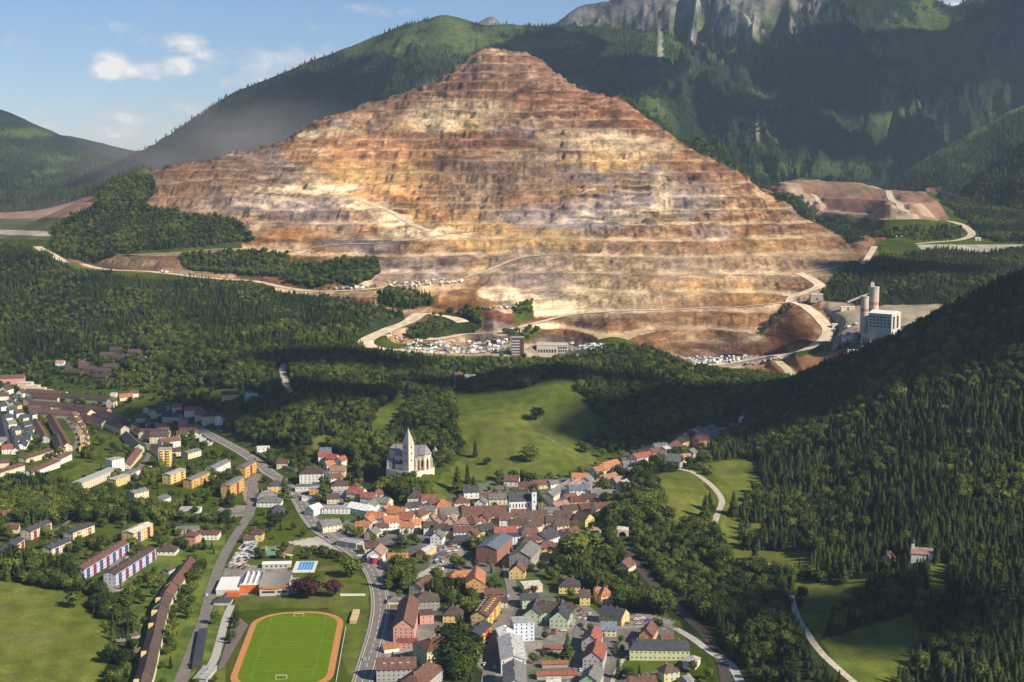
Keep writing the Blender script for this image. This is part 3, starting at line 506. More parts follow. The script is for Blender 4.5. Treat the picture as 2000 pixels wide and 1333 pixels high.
# ------------------------------------------------------------ materials
MATS={}
def mat(name,col,rough=0.85,noise=0.15,scale=0.3,bump=0.0,spec=0.3,metal=0.0,stretch=None):
    key=name
    if key in MATS: return MATS[key]
    m=bpy.data.materials.new(name); m.use_nodes=True; n=m.node_tree.nodes; l=m.node_tree.links; b=n['Principled BSDF']
    b.inputs['Roughness'].default_value=rough; b.inputs['Specular IOR Level'].default_value=spec; b.inputs['Metallic'].default_value=metal
    g=n.new('ShaderNodeNewGeometry'); t=n.new('ShaderNodeTexNoise'); t.inputs['Scale'].default_value=scale; t.inputs['Detail'].default_value=4
    src=g.outputs['Position']
    if stretch:
        mp=n.new('ShaderNodeMapping'); mp.inputs['Scale'].default_value=stretch; l.new(src,mp.inputs[0]); src=mp.outputs[0]
    l.new(src,t.inputs['Vector'])
    mr=n.new('ShaderNodeMapRange'); mr.inputs[1].default_value=0.3; mr.inputs[2].default_value=0.7; mr.inputs[3].default_value=1-noise; mr.inputs[4].default_value=1+noise; l.new(t.outputs[0],mr.inputs[0])
    oi=n.new('ShaderNodeObjectInfo'); mr2=n.new('ShaderNodeMapRange'); mr2.inputs[3].default_value=1-noise*.5; mr2.inputs[4].default_value=1+noise*.5; l.new(oi.outputs['Random'],mr2.inputs[0])
    mu=n.new('ShaderNodeMath'); mu.operation='MULTIPLY'; l.new(mr.outputs[0],mu.inputs[0]); l.new(mr2.outputs[0],mu.inputs[1])
    vm=n.new('ShaderNodeVectorMath'); vm.operation='SCALE'; vm.inputs[0].default_value=col[:3]; l.new(mu.outputs[0],vm.inputs['Scale']); l.new(vm.outputs[0],b.inputs['Base Color'])
    if bump:
        bp=n.new('ShaderNodeBump'); bp.inputs['Strength'].default_value=bump; bp.inputs['Distance'].default_value=0.3; l.new(t.outputs[0],bp.inputs['Height']); l.new(bp.outputs[0],b.inputs['Normal'])
    MATS[key]=m; return m
def ground_mat(name,fine,coarse,amp,bumpd,zs=1.0,rough=0.95):
    m=bpy.data.materials.new(name); m.use_nodes=True; n=m.node_tree.nodes; l=m.node_tree.links; b=n['Principled BSDF']; b.inputs['Roughness'].default_value=1.0; b.inputs['Specular IOR Level'].default_value=0.0
    a=n.new('ShaderNodeVertexColor'); a.layer_name='Col'; g=n.new('ShaderNodeNewGeometry')
    mp=n.new('ShaderNodeMapping'); mp.inputs['Scale'].default_value=(1,1,zs); l.new(g.outputs['Position'],mp.inputs[0])
    t=n.new('ShaderNodeTexNoise'); t.inputs['Scale'].default_value=fine; t.inputs['Detail'].default_value=6; t.inputs['Roughness'].default_value=0.65; l.new(mp.outputs[0],t.inputs['Vector'])
    t2=n.new('ShaderNodeTexNoise'); t2.inputs['Scale'].default_value=coarse; t2.inputs['Detail'].default_value=5; l.new(mp.outputs[0],t2.inputs['Vector'])
    mr=n.new('ShaderNodeMapRange'); mr.inputs[1].default_value=0.3; mr.inputs[2].default_value=0.7; mr.inputs[3].default_value=1-amp; mr.inputs[4].default_value=1+amp; l.new(t.outputs[0],mr.inputs[0])
    mr2=n.new('ShaderNodeMapRange'); mr2.inputs[1].default_value=0.3; mr2.inputs[2].default_value=0.7; mr2.inputs[3].default_value=1-amp*.6; mr2.inputs[4].default_value=1+amp*.6; l.new(t2.outputs[0],mr2.inputs[0])
    mu=n.new('ShaderNodeMath'); mu.operation='MULTIPLY'; l.new(mr.outputs[0],mu.inputs[0]); l.new(mr2.outputs[0],mu.inputs[1])
    vm=n.new('ShaderNodeVectorMath'); vm.operation='SCALE'; l.new(a.outputs[0],vm.inputs[0]); l.new(mu.outputs[0],vm.inputs['Scale']); l.new(vm.outputs[0],b.inputs['Base Color'])
    if bumpd:
        bp=n.new('ShaderNodeBump'); bp.inputs['Strength'].default_value=1; bp.inputs['Distance'].default_value=bumpd; l.new(t.outputs[0],bp.inputs['Height']); l.new(bp.outputs[0],b.inputs['Normal'])
    return m
M_ground=ground_mat('ground_surface',0.5,0.06,0.30,0.25)
M_mine=ground_mat('quarry_rock',0.16,0.035,0.42,3.0,2.2)
M_mtn=ground_mat('mountain_surface',0.05,0.009,0.40,9.0)
# ------------------------------------------------------------ terrain meshes (one sheet, cut into named pieces)
def cls_of():
    k=np.zeros(Z.shape,np.int8); k[(mineS>0.3)]=1; k[farm]=2; return k
kl=cls_of()[:-1,:-1]
idx=np.arange(NU*NY).reshape(NU,NY); a=idx[:-1,:-1];b_=idx[1:,:-1];c_=idx[1:,1:];d_=idx[:-1,1:]
def terr(name,k,m,cat=None):
    s=kl==k; f=np.stack([a[s],b_[s],c_[s],d_[s]],-1); used,inv=np.unique(f,return_inverse=True); inv=inv.reshape(f.shape)
    me=bpy.data.meshes.new(name); me.vertices.add(len(used)); co=np.stack([Xg.ravel()[used],Yg.ravel()[used],Z.ravel()[used]],-1).astype(np.float32)
    me.vertices.foreach_set('co',co.ravel()); me.loops.add(f.size); me.loops.foreach_set('vertex_index',inv.ravel().astype(np.int32)); me.polygons.add(len(f))
    me.polygons.foreach_set('loop_start',np.arange(0,f.size,4,dtype=np.int32)); me.polygons.foreach_set('use_smooth',np.ones(len(f),bool)); me.update(calc_edges=True)
    ca=me.color_attributes.new('Col','FLOAT_COLOR','POINT'); cc=np.ones((len(used),4),np.float32); cc[:,:3]=Cg.reshape(-1,3)[used]; ca.data.foreach_set('color',cc.ravel())
    me.materials.append(m); o=bpy.data.objects.new(name,me); C.objects.link(o); tag(o,kind='structure'); return o
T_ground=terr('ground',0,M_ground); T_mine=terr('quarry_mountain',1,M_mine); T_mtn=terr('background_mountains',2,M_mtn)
# ------------------------------------------------------------ road ribbons
OCC=np.zeros((1300,1000),bool) # 2 m cells, x -1300..1300, y 400..2400
def occ(x,y,r):
    x0=int((x-r+1300)/2);x1=int((x+r+1300)/2)+1;y0=int((y-r-400)/2);y1=int((y+r-400)/2)+1
    if x1<0 or y1<0: return
    OCC[max(x0,0):x1,max(y0,0):y1]=True
def isocc(x,y):
    i=((x+1300)/2).astype(int);j=((y-400)/2).astype(int); ok=(i>=0)&(i<1300)&(j>=0)&(j<1000); r=np.zeros(x.shape,bool); r[ok]=OCC[i[ok],j[ok]]; return r
def ribbon(S,w,off,mb=None,shift=0.0,nl=5):
    d=np.gradient(S,axis=0); d/=np.linalg.norm(d,axis=1)[:,None]; nrm=np.stack([d[:,1],-d[:,0]],1)
    o=np.linspace(-w/2,w/2,nl)+shift; P=S[:,None,:]+nrm[:,None,:]*o[None,:,None]; z=zat(P[...,0].ravel(),P[...,1].ravel()).reshape(P.shape[:2])+off
    v=[(P[i,j,0],P[i,j,1],z[i,j]) for i in range(len(S)) for j in range(nl)]
    f=[(i*nl+j,i*nl+j+1,(i+1)*nl+j+1,(i+1)*nl+j) for i in range(len(S)-1) for j in range(nl-1)]
    return v,f
M_asph=mat('asphalt',(.175,.155,.135),.8,.18,.15); M_gravel=mat('gravel',(.42,.36,.29),.95,.25,.3); M_haul=mat('dust_road',(.60,.48,.34),.95,.28,.08); M_conc=mat('concrete',(.42,.39,.36),.9,.15,.3); M_ball=mat('ballast',(.075,.058,.045),.95,.3,.8)
M_white=mat('white_paint',(.75,.74,.72),.6,.05,.5); M_rail=mat('rail_steel',(.20,.17,.15),.45,.2,1,metal=.5)
RM={'main_road':M_asph,'left_road':M_asph,'crossing_road':M_asph,'town_street':M_asph,'side_lane':M_asph,'east_street':M_asph,'east_lane':M_asph,'bridge_road':M_conc,'concrete_path':M_conc,'railway':M_ball,'suburb_road':M_asph,'suburb_street':M_asph,'estate_road':M_asph,'garden_street':M_asph,'upper_road':M_conc,'parking_road':M_asph,'meadow_path':M_gravel,'hill_path':M_gravel,'woodland_path':M_gravel,'east_path':M_gravel,'gravel_track':M_gravel,'meadow_footpath':mat('worn_grass',(.17,.15,.065),.95,.3,.2)}
for nme,(S,w) in ROADLINES.items():
    v,f=ribbon(S,w,0.35 if Yr is not None and S[:,1].mean()<2000 else 0.8)
    o=obj({'railway':'track_bed'}.get(nme,nme if ('road' in nme or 'path' in nme or 'street' in nme) else nme),mesh(nme,v,f,RM.get(nme,M_haul),smooth=True)); tag(o,kind='structure')
    for p in S[::1]: occ(p[0],p[1],w/2+(6 if nme=='main_road' else 3))
S,w=ROADLINES['main_road']
mb=MB()
for sh in (-4.9,4.9):
    v,f=ribbon(S,0.35,0.42,shift=sh,nl=2); mb.add(v,f)
i=0
while i<len(S)-2:
    v,f=ribbon(S[i:i+2],0.35,0.42,nl=2); mb.add(v,f); i+=2
o=mb.build('road_marking',M_white); tag(o,kind='structure')
for sh in (-6.6,6.6):
    v,f=ribbon(S,1.6,0.50,shift=sh,nl=3); o=obj('pavement',mesh('pavement',v,f,mat('pavement_stone',(.27,.245,.215),.9,.15,.5))); tag(o,kind='structure')
S,w=ROADLINES['railway']; mb=MB()
for sh in (-2.6,-1.1,1.1,2.6):
    v,f=ribbon(S,0.22,0.62,shift=sh,nl=2); mb.add(v,f)
o=mb.build('railway_track',M_rail); tag(o,'dark twin railway track curving from the tunnel mouth down to the lower right','railway track')
# ------------------------------------------------------------ buildings
WC={'W':('white',(.72,.70,.66)),'C':('cream',(.66,.56,.40)),'Y':('yellow',(.68,.50,.20)),'O':('orange',(.60,.33,.12)),'P':('pink',(.58,.30,.24)),'L':('lilac',(.50,.50,.62)),'G':('pale green',(.44,.52,.36)),'E':('grey',(.42,.41,.40)),'B':('brick red',(.32,.13,.09)),'R':('dark red',(.36,.06,.05)),'V':('lime cream',(.58,.57,.34)),'S':('stone grey',(.34,.31,.27)),'D':('dark wooden',(.10,.065,.045)),'U':('pale blue',(.55,.62,.72))}
RC_={'br':('dark brown',(.085,.058,.048)),'rd':('red',(.27,.09,.06)),'or':('orange',(.36,.15,.075)),'gr':('grey',(.16,.155,.15)),'sl':('dark slate',(.055,.058,.066)),'lg':('light grey',(.36,.35,.34)),'rb':('red brown',(.135,.065,.050)),'pk':('faded pink brown',(.30,.18,.14)),'wh':('white',(.68,.67,.65)),'cr':('cream',(.55,.50,.42)),'bl':('blue grey',(.13,.16,.20)),'pu':('purple brown',(.065,.048,.052))}
CLN={'sub':'in the far left terraces','cot':'in the upper left cottages','est':'in the left apartment estate','low':'near the left meadow','nor':'at the main road top','mid':'by the main road bend','hil':'left of the church','old':'in the old town','lan':'along the climbing right lane','sou':'along the town street','eas':'near the lower right railway','up':'atop the right lane','mea':'below the meadow'}
M_glass=mat('window_glass',(.035,.04,.05),.15,.2,1,spec=.6); M_frame=mat('window_frame',(.55,.53,.50),.6,.1,1); M_stack=mat('chimney_brick',(.30,.20,.16),.9,.2,2)
def wmat(k): n,c_=WC[k]; return mat(n.replace(' ','_')+'_plaster',c_,.9,.10,.25)
def rmat(k,flat=False): n,c_=RC_[k]; return mat(n.replace(' ','_')+'_roofing',c_,.75,.34,.5,bump=.5)
# one window mesh, a metre square, looking along -y
_w=MB(); _w.box(-.5,.5,-.04,.1,-.5,.5,0); _w.box(-.40,-.03,-.055,.0,-.42,.42,1); _w.box(.03,.40,-.055,.0,-.42,.42,1); WIN=mesh('window',_w.v,_w.f,[M_frame,M_glass],_w.mi)
_w=MB(); _w.box(-.4,.4,-.3,.3,-1.4,.9,0); _w.box(-.46,.46,-.36,.36,.9,1.05,0); CHM=mesh('chimney',_w.v,_w.f,M_stack)
_w=MB(); _w.add([(-.5,0,-.5),(.5,0,-.5),(.5,0,.35),(-.5,0,.35),(-.5,1.6,-.5),(.5,1.6,-.5),(.5,1.6,.35),(-.5,1.6,.35)],[(0,1,2,3),(1,5,6,2),(4,0,3,7)]); DORW=_w
BMESH={}
def bwalls(L_,w,h,rise,typ):
    a,b=L_/2,w/2; m=MB(); z0=-3.5
    if typ=='g':
        v=[(-a,-b,z0),(a,-b,z0),(a,b,z0),(-a,b,z0),(-a,-b,h),(a,-b,h),(a,b,h),(-a,b,h),(-a,0,h+rise-.05),(a,0,h+rise-.05)]
        m.add(v,[(0,1,5,4),(2,3,7,6),(3,0,4,8,7),(1,2,6,9,5),(3,2,1,0)])
    else: m.box(-a,a,-b,b,z0,h)
    return m
def broof(L_,w,h,rise,typ,ov=.5,th=.22):
    m=MB(); a,b=L_/2+ov,w/2+ov; k=rise/(w/2); ze=h-k*ov+.04
    if typ=='g':
        v=[(-a,-b,ze),(a,-b,ze),(a,0,h+rise+.04),(-a,0,h+rise+.04),(a,b,ze),(-a,b,ze)]; n=len(v)
        v+=[(x,y,z+th) for x,y,z in v]
        m.add(v,[(6,7,8,9),(9,8,10,11),(1,0,3,2),(2,3,5,4),(0,1,7,6),(4,5,11,10),(1,2,8,7),(2,4,10,8),(3,0,6,9),(5,3,9,11)])
    elif typ=='h':
        r_=max(a-b,.01); v=[(-a,-b,ze),(a,-b,ze),(a,b,ze),(-a,b,ze),(-r_,0,h+rise+.04),(r_,0,h+rise+.04)]
        if a<b: r2=b-a; v[4]=(0,-r2,h+rise+.04); v[5]=(0,r2,h+rise+.04)
        v+=[(x,y,z-th) for x,y,z in v[:4]]
        F=[(0,1,5,4),(1,2,5),(2,3,4,5),(3,0,4)] if a>=b else [(0,1,4),(1,2,5,4),(2,3,5),(3,0,4,5)]
        m.add(v,F+[(6,7,1,0),(7,8,2,1),(8,9,3,2),(9,6,0,3),(9,8,7,6)])
    elif typ=='m': # mansard
        i=min(2.2,w*.22); z1_=h+rise*.72; v=[(-a,-b,h),(a,-b,h),(a,b,h),(-a,b,h),(-a+i,-b+i,z1_),(a-i,-b+i,z1_),(a-i,b-i,z1_),(-a+i,b-i,z1_),(-a+b,0,h+rise),(a-b,0,h+rise)]
        m.add(v,[(3,2,1,0),(0,1,5,4),(1,2,6,5),(2,3,7,6),(3,0,4,7),(4,5,9,8),(5,6,9),(6,7,8,9),(7,4,8)])
    else:
        a,b=L_/2+.25,w/2+.25; m.box(-a,a,-b,b,h+.003,h+.35); 
        if L_>9: m.box(-L_*.18,-L_*.18+1.6,-.9,.9,h+.353,h+1.1)
    return m
ORD=['leftmost','second','third','fourth','fifth','sixth','seventh','eighth','ninth','tenth','eleventh','twelfth','thirteenth','fourteenth','fifteenth','sixteenth','seventeenth','eighteenth','nineteenth','twentieth','twenty first','twenty second','twenty third','twenty fourth','twenty fifth','twenty sixth']
HOUSES=[]
def house(p,rz,L_,w,h,rise,typ,wall,roof,cluster,flags='',label=None,name=None,gz=None,pxy=(0,0)):
    x,y=p; zb=float(min(zat([x],[y])[0],gz if gz is not None else 1e9)) if gz is not None else z1(x,y)
    big=w>13 or L_>24; nm=name or ('apartment_block' if h>=9 and L_>15 else 'house')
    e=empty(nm,(x,y,zb),rz); wl=bwalls(L_,w,h,rise,typ).build('wall',wmat(wall),e); rf=broof(L_,w,h,rise,typ).build('roof',rmat(roof),e)
    rr=random.Random(int(x*7+y*3))
    if typ!='f' and 'n' not in flags:
        for q in range(1 if L_<16 else 2 if L_<30 else 3):
            xx=(q+.5+rr.uniform(-.2,.2))/(1 if L_<16 else 2 if L_<30 else 3)*L_-L_/2; xx=max(min(xx,L_/2-w*.4),-L_/2+w*.4) if typ!='g' and L_>w else xx*.8
            c_=obj('chimney',CHM,rf,(xx,rr.choice((-.6,.6)),h+rise+.1))
    # windows on the walls that can be seen from the valley side of the camera
    ca,sa=math.cos(rz),math.sin(rz)
    if y<1720 and 'x' not in flags:
        wz=h/max(1,round(h/3.0)); nf=max(1,round(h/3.0)); cnt=0
        for (nx,ny,ln,dd,ang) in ((0,-1,L_,w/2,0),(0,1,L_,w/2,math.pi),(1,0,w,L_/2,math.pi/2),(-1,0,w,L_/2,-math.pi/2)):
            wx=nx*ca-ny*sa; wy=nx*sa+ny*ca
            if (wx*(0-x)+wy*(0-y))/math.hypot(x,y)<.12: continue
            sp=3.1 if y<1300 else 3.6
            n_=max(1,int((ln-1.2)/sp)); 
            for fl_ in range(nf):
                for q in range(n_):
                    if cnt>=96: break
                    t=(q+.5)/n_*ln-ln/2; ww=1.15;wh=1.45
                    o=obj('window',WIN,e); cnt+=1
                    zz=(fl_+.55)*wz
                    if nx==0: o.location=((t if ny<0 else -t),ny*(dd+.0),zz)
                    else: o.location=(nx*dd,t,zz)
                    o.rotation_euler=(0,0,ang); o.scale=(ww,1,wh)
            if typ=='g' and nx!=0 and rise>2.6 and cnt<98:
                o=obj('window',WIN,e,(nx*dd,0,h+rise*.35),ang); o.scale=(1,1,1.1); cnt+=1
    if 'd' in flags: # dormers on the roof
        k=rise/(w/2); nd=max(2,int(L_/6))
        for q in range(nd):
            t=(q+.5)/nd*L_*.8-L_*.4
            for s in (-1,1):
                m=MB(); yb=w*.30; zb_=h+rise-k*yb; m.box(-.8,.8,-.2,1.9,-.3,1.0); m.add([(-1,-.45,1.0),(1,-.45,1.0),(1,2.3,1.25),(-1,2.3,1.25),(-1,-.45,.85),(1,-.45,.85)],[(0,1,2,3),(4,5,1,0)])
                o=obj('dormer',BMESH.setdefault('dormer'+wall,m and mesh('dormer',m.v,m.f,wmat(wall))),rf,(t,s*yb,zb_),0 if s<0 else math.pi)
                if y<1720: 
                    wn=obj('window',WIN,e); wn.location=(t,s*(yb+.2),zb_+.45); wn.rotation_euler=(0,0,0 if s<0 else math.pi); wn.scale=(1,1,.9)
    R_=math.hypot(L_,w)/2; n=int(R_/2)+1
    for i in range(-int(L_/4)-1,int(L_/4)+2):
        for j in range(-int(w/4)-1,int(w/4)+2):
            lx,ly=i*2,j*2; occ(x+lx*ca-ly*sa,y+lx*sa+ly*ca,1.8)
    e['category']='apartment block' if nm=='apartment_block' else 'house'
    if label: e['label']=label
    HOUSES.append([e,wall,roof,typ,cluster,pxy[0],label]); return e
def RBH(s):
    a=s.split(); x1,y1,x2,y2,w,h,rise=map(float,a[:7]); typ,wall,roof,cl=a[7:11]; fl=a[11] if len(a)>11 and a[11]!='-' else ''; lb=' '.join(a[12:]) or None
    p=gp(x1,y1,h+rise*.9);q=gp(x2,y2,h+rise*.9); dx,dy=q[0]-p[0],q[1]-p[1]; L_=math.hypot(dx,dy)
    if typ in 'hm': L_+=w*.7
    return house(((p[0]+q[0])/2,(p[1]+q[1])/2),math.atan2(dy,dx),L_,w,h,rise,typ,wall,roof,cl,fl,lb,gz=min(p[2],q[2])+0.0 if abs(p[2]-q[2])<6 else None,pxy=((x1+x2)/2,(y1+y2)/2))
def CBH(s):
    a=s.split(); cx,cy,L_,ang,w,h,rise=map(float,a[:7]); typ,wall,roof,cl=a[7:11]; fl=a[11] if len(a)>11 and a[11]!='-' else ''; lb=' '.join(a[12:]) or None
    p=gp(cx,cy,h+rise*.5); return house(p[:2],R(ang),L_,w,h,rise,typ,wall,roof,cl,fl,lb,pxy=(cx,cy))
RB='''152 1108 240 1055 11 9.5 1.6 g L rb low - long lilac apartment block with brown roof, left one of the parallel pair
214 1117 293 1067 11 9.5 1.6 g L br low - long lilac apartment block with brown roof, right one of the parallel pair
249 1038 287 1019 12 11 1.5 g Y cr low - yellow apartment block with a pale roof just behind the two lilac blocks
-18 1081 36 1049 11 7.5 1.8 g C sl low - cream two storey block with slate roof cut by the left picture edge
50 1034 90 1015 11 8 1.8 g C sl low - cream block with dark roof standing upper left of the four cream blocks
90 1068 128 1052 11 7 1.8 g C sl low - cream block with dark roof nearest to the lilac blocks
133 1036 175 1020 11 7.5 1.8 g C sl low - cream block with dark roof left of the yellow apartment block
254 960 282 951 12 8 2 g C gr est - pale block with grey roof, left of the two above the dark tree belt
303 975 323 965 12 8 2 g W gr est - pale block with grey roof, right of the two above the dark tree belt
150 943 222 912 12 8 .5 f C lg est - very long cream terrace with flat light grey roof beside the playing field
212 898 236 893 12 14 .4 f W lg est - tall white block rising at the end of the very long cream terrace
218 936 250 924 11 8 .6 f Y lg est - yellow flat roofed row in front of the very long terrace
252 921 264 915 10 9 .6 h W gr est - small white block at the right end of the yellow row
325 926 354 914 10 10 1 g Y lg est - bright yellow apartment block with grey roof, leftmost of the coloured blocks
366 936 402 920 10 9 1 g O gr est - long orange apartment block beside the bright yellow block
410 911 441 897 11 9 2 g W gr est - white apartment block with grey gable roof between two orange blocks
440 948 468 930 10 13 1 g O gr est - tall orange apartment block behind a dark spruce at the junction
470 912 492 897 10 12 1 g O gr est - tall orange apartment block nearest to the main road
360 882 386 875 11 7 2 g C gr est
343 1031 388 1030 12 4 .4 f E gr low x
226 1160 252 1150 9 4 .3 f Y lg low x long yellow garage building beside the paved yard
384 1300 397 1228 6 3 .3 f D sl low x long black roofed shed beside the left road
390 1325 411 1300 9 3 .5 g E lg low x low grey shed at the foot of the concrete path
598 913 619 910 19 11 5 h W br hil - large white school with dark brown hip roof above the main road
735 1287 812 1284 15 8.5 5.5 g E rb sou d wide grey building with brown roof at bottom of the picture by the main road
806 1318 838 1290 17 8.5 6 h E rb sou - grey wing with brown hip roof at the bottom right of the wide grey building
838 1248 862 1243 21 12 5 h V rb sou - pale green school with brown hip roof right of the main road
800 1160 788 1212 15 11 6 g P rb sou - tall pink hall with steep brown roof beside the main road
818 1196 845 1194 13 7 .6 f P br sou - flat roofed pink wing beside the tall pink hall
775 1250 815 1250 9 5 .5 f P rd sou - low pink terrace annex in front of the tall pink hall
822 1157 842 1156 17 8 5 h S br sou - stone grey house with dark hip roof behind the tall pink hall
812 1140 838 1122 12 7 4 g E rb sou
936 1195 962 1160 13 10 4 g Y rb sou d yellow apartment house with long red brown roof left of the town street
922 1234 946 1212 12 8 2.5 g R sl sou - dark red building with slate roof in front of the yellow apartment house
950 1066 981 1040 19 13 3 g B bl sou - tall red brick school with blue grey roof above the town street
1016 1078 1036 1055 19 11 5 g S gr sou - large stone grey hall with hip roof right of the brick school
885 1116 932 1113 13 8 4 h O or sou - wide orange palace with orange tiled roof behind the trees
928 1130 930 1106 15 9 5 g O or sou - orange cross wing with steep orange roof, right end of the orange palace
1020 1140 1056 1136 13 6 .6 f C cr sou x flat cream roofed building right of the town street
1018 1160 1050 1158 15 7 3 g G sl sou - pale green house with dark roof behind the flat cream roof
1048 1178 1118 1177 15 7 5 g G br eas - long pale green building with dark brown roof by the car park
1040 1190 1048 1168 13 7 5 g G sl eas - left pale green gable of the long green building
1092 1196 1098 1170 14 7 6 g G sl eas - right pale green gable of the long green building
985 1222 992 1238 12 9 2 g W wh sou - small white warehouse behind the long white warehouse
996 1236 1003 1282 17 10 3 g W lg sou - long white warehouse with pale roof beside the town street
1004 1288 1006 1330 15 12 4 g W gr sou - white gabled hall with grey roof at the bottom of the picture
1000 1211 1040 1208 14 14 .5 f U lg sou - tall pale blue flat roofed block behind the white warehouse
1060 1262 1098 1262 6 3 1.2 g S rd eas x red roofed garden shed row, upper one of three
1058 1292 1108 1290 6 3 1.2 g S rd eas x red roofed garden shed row, middle one of three
1048 1313 1125 1310 8 3 1.2 g S rd eas x red roofed garden shed row, lowest one of three
1068 1328 1095 1328 14 4 1.0 g C cr eas x cream roofed shed at bottom edge below the red shed rows
1132 1153 1152 1152 11 7 4 g Y br eas - 
1162 1148 1172 1147 10 8 3.5 g Y or eas -
1178 1148 1186 1147 10 8 5 h Y or eas - 
1178 1183 1222 1190 13 7 5 g Y sl eas - yellow guest house with dark roof and terrace near the railway
1174 1215 1204 1215 12 5 4.5 g C bl eas - low house with blue grey roof above the vegetable garden
1154 1243 1160 1222 13 8 5 g E rd eas - pale house with red tiled roof, rear one of the red roofed pair
1158 1275 1166 1248 14 8 5.5 g E rd eas - pale house with red tiled roof, front one of the red roofed pair
1262 1230 1272 1210 10 7 5 g O rb eas - bright orange house with steep red brown roof at lower right
1290 1240 1312 1237 11 6 4.5 g C rb eas -
1243 1251 1332 1250 14 7.5 5 m V sl eas d long lime cream hotel with dark mansard roof above a lawn
1150 1320 1160 1298 13 7 5 g G gr eas - pale green gabled house with grey roof at the bottom edge
1228 1322 1280 1320 16 5 4 g C rb eas - wide low brown roofed house at the bottom edge
1300 1298 1312 1296 10 7 4 h V br eas - small lime cream villa below the long hotel
1346 1292 1356 1280 9 5 .8 g C lg eas x
1333 1322 1345 1316 9 4 3 g E gr eas x
902 988 988 988 17 8 8 g C rb old n very long red brown roof across the middle of the old town
858 993 892 991 13 8 5 g C gr old n
975 1003 996 1003 13 8 5 g W rb old -
1000 955 1032 956 12 7 4.5 g Y br old - long yellow house with dark roof behind the white church tower
965 1030 1008 1028 13 8 4 g W rd old n house with the brightest red roof in the old town
990 1043 1012 1041 12 8 2 f U sl old - pale blue fronted building right behind the brick school
1056 1040 1078 1030 18 7 6 g W sl old - house with white triangular gable right of the town street
1058 1058 1080 1056 14 7 4.5 h Y rb old - 
1095 1035 1112 1030 10 6 3 g C rb old -
1128 1000 1152 1002 14 7 5 g Y br old n long dark roof with yellow wall by the wood edge
1130 985 1165 975 16 6 4 g C rb old n
1070 962 1110 930 12 7 4 g C gr lan n
1108 948 1130 930 12 7 4 g W pk lan -
1176 905 1205 895 11 6 4 g W or lan - 
1206 908 1226 898 12 8 4 g W rb lan -
1236 888 1268 876 13 12 4 g W rd lan - tall long white house with red roof at the top of the lane
1172 930 1202 920 11 7 4 g Y or lan - long yellow house below orange roofs on the lane
1357 852 1380 848 14 7 5 g P rb up -
43 886 96 876 11 8 2 g C rb sub - cream block with red brown roof left of the curved terrace
55 916 108 897 11 7 2 g W rb sub - white block with brown roof in front of the cream block
110 892 132 883 10 7 2 g W rb sub - short white block right of the other brown roofed blocks
62 797 150 803 11 6 4 g C rb sub n
208 808 262 826 11 6 4 g P br sub n
160 806 205 822 10 6 4 g C rb sub n
268 832 300 846 11 6 4 g Y br sub n
20 838 30 872 10 6 4 g W sl sub n
70 820 88 850 10 6 4 g E rb sub n
110 846 118 872 10 6 4 g C br sub n
300 868 318 878 10 6 3 g C rb est n
-10 920 40 904 11 7 2 g C rb sub - white block with brown roof at the left edge
0 732 48 731 13 8 4 g P rb sub
52 760 130 762 11 6 4 g E rb sub n
64 769 117 771 11 6 4 g C rb sub n
122 768 218 773 11 7 4 g C br sub n
60 783 142 786 11 6 4 g C br sub n
128 788 212 797 11 6 4 g P br sub n
148 792 178 801 11 6 4 g C br sub n
182 805 244 832 11 7 4 g C pu sub n
246 838 272 868 11 7 4 g G pu sub n
268 874 244 898 11 7 4 g C rb sub n
98 806 132 866 10 6 4 g C rb sub n
205 800 250 818 11 6 4 g C br sub n
275 838 330 838 12 6 4 g O br sub n
2 812 14 862 11 6 4 g E sl sub n
40 862 55 838 11 6 4 g W sl sub n
'''
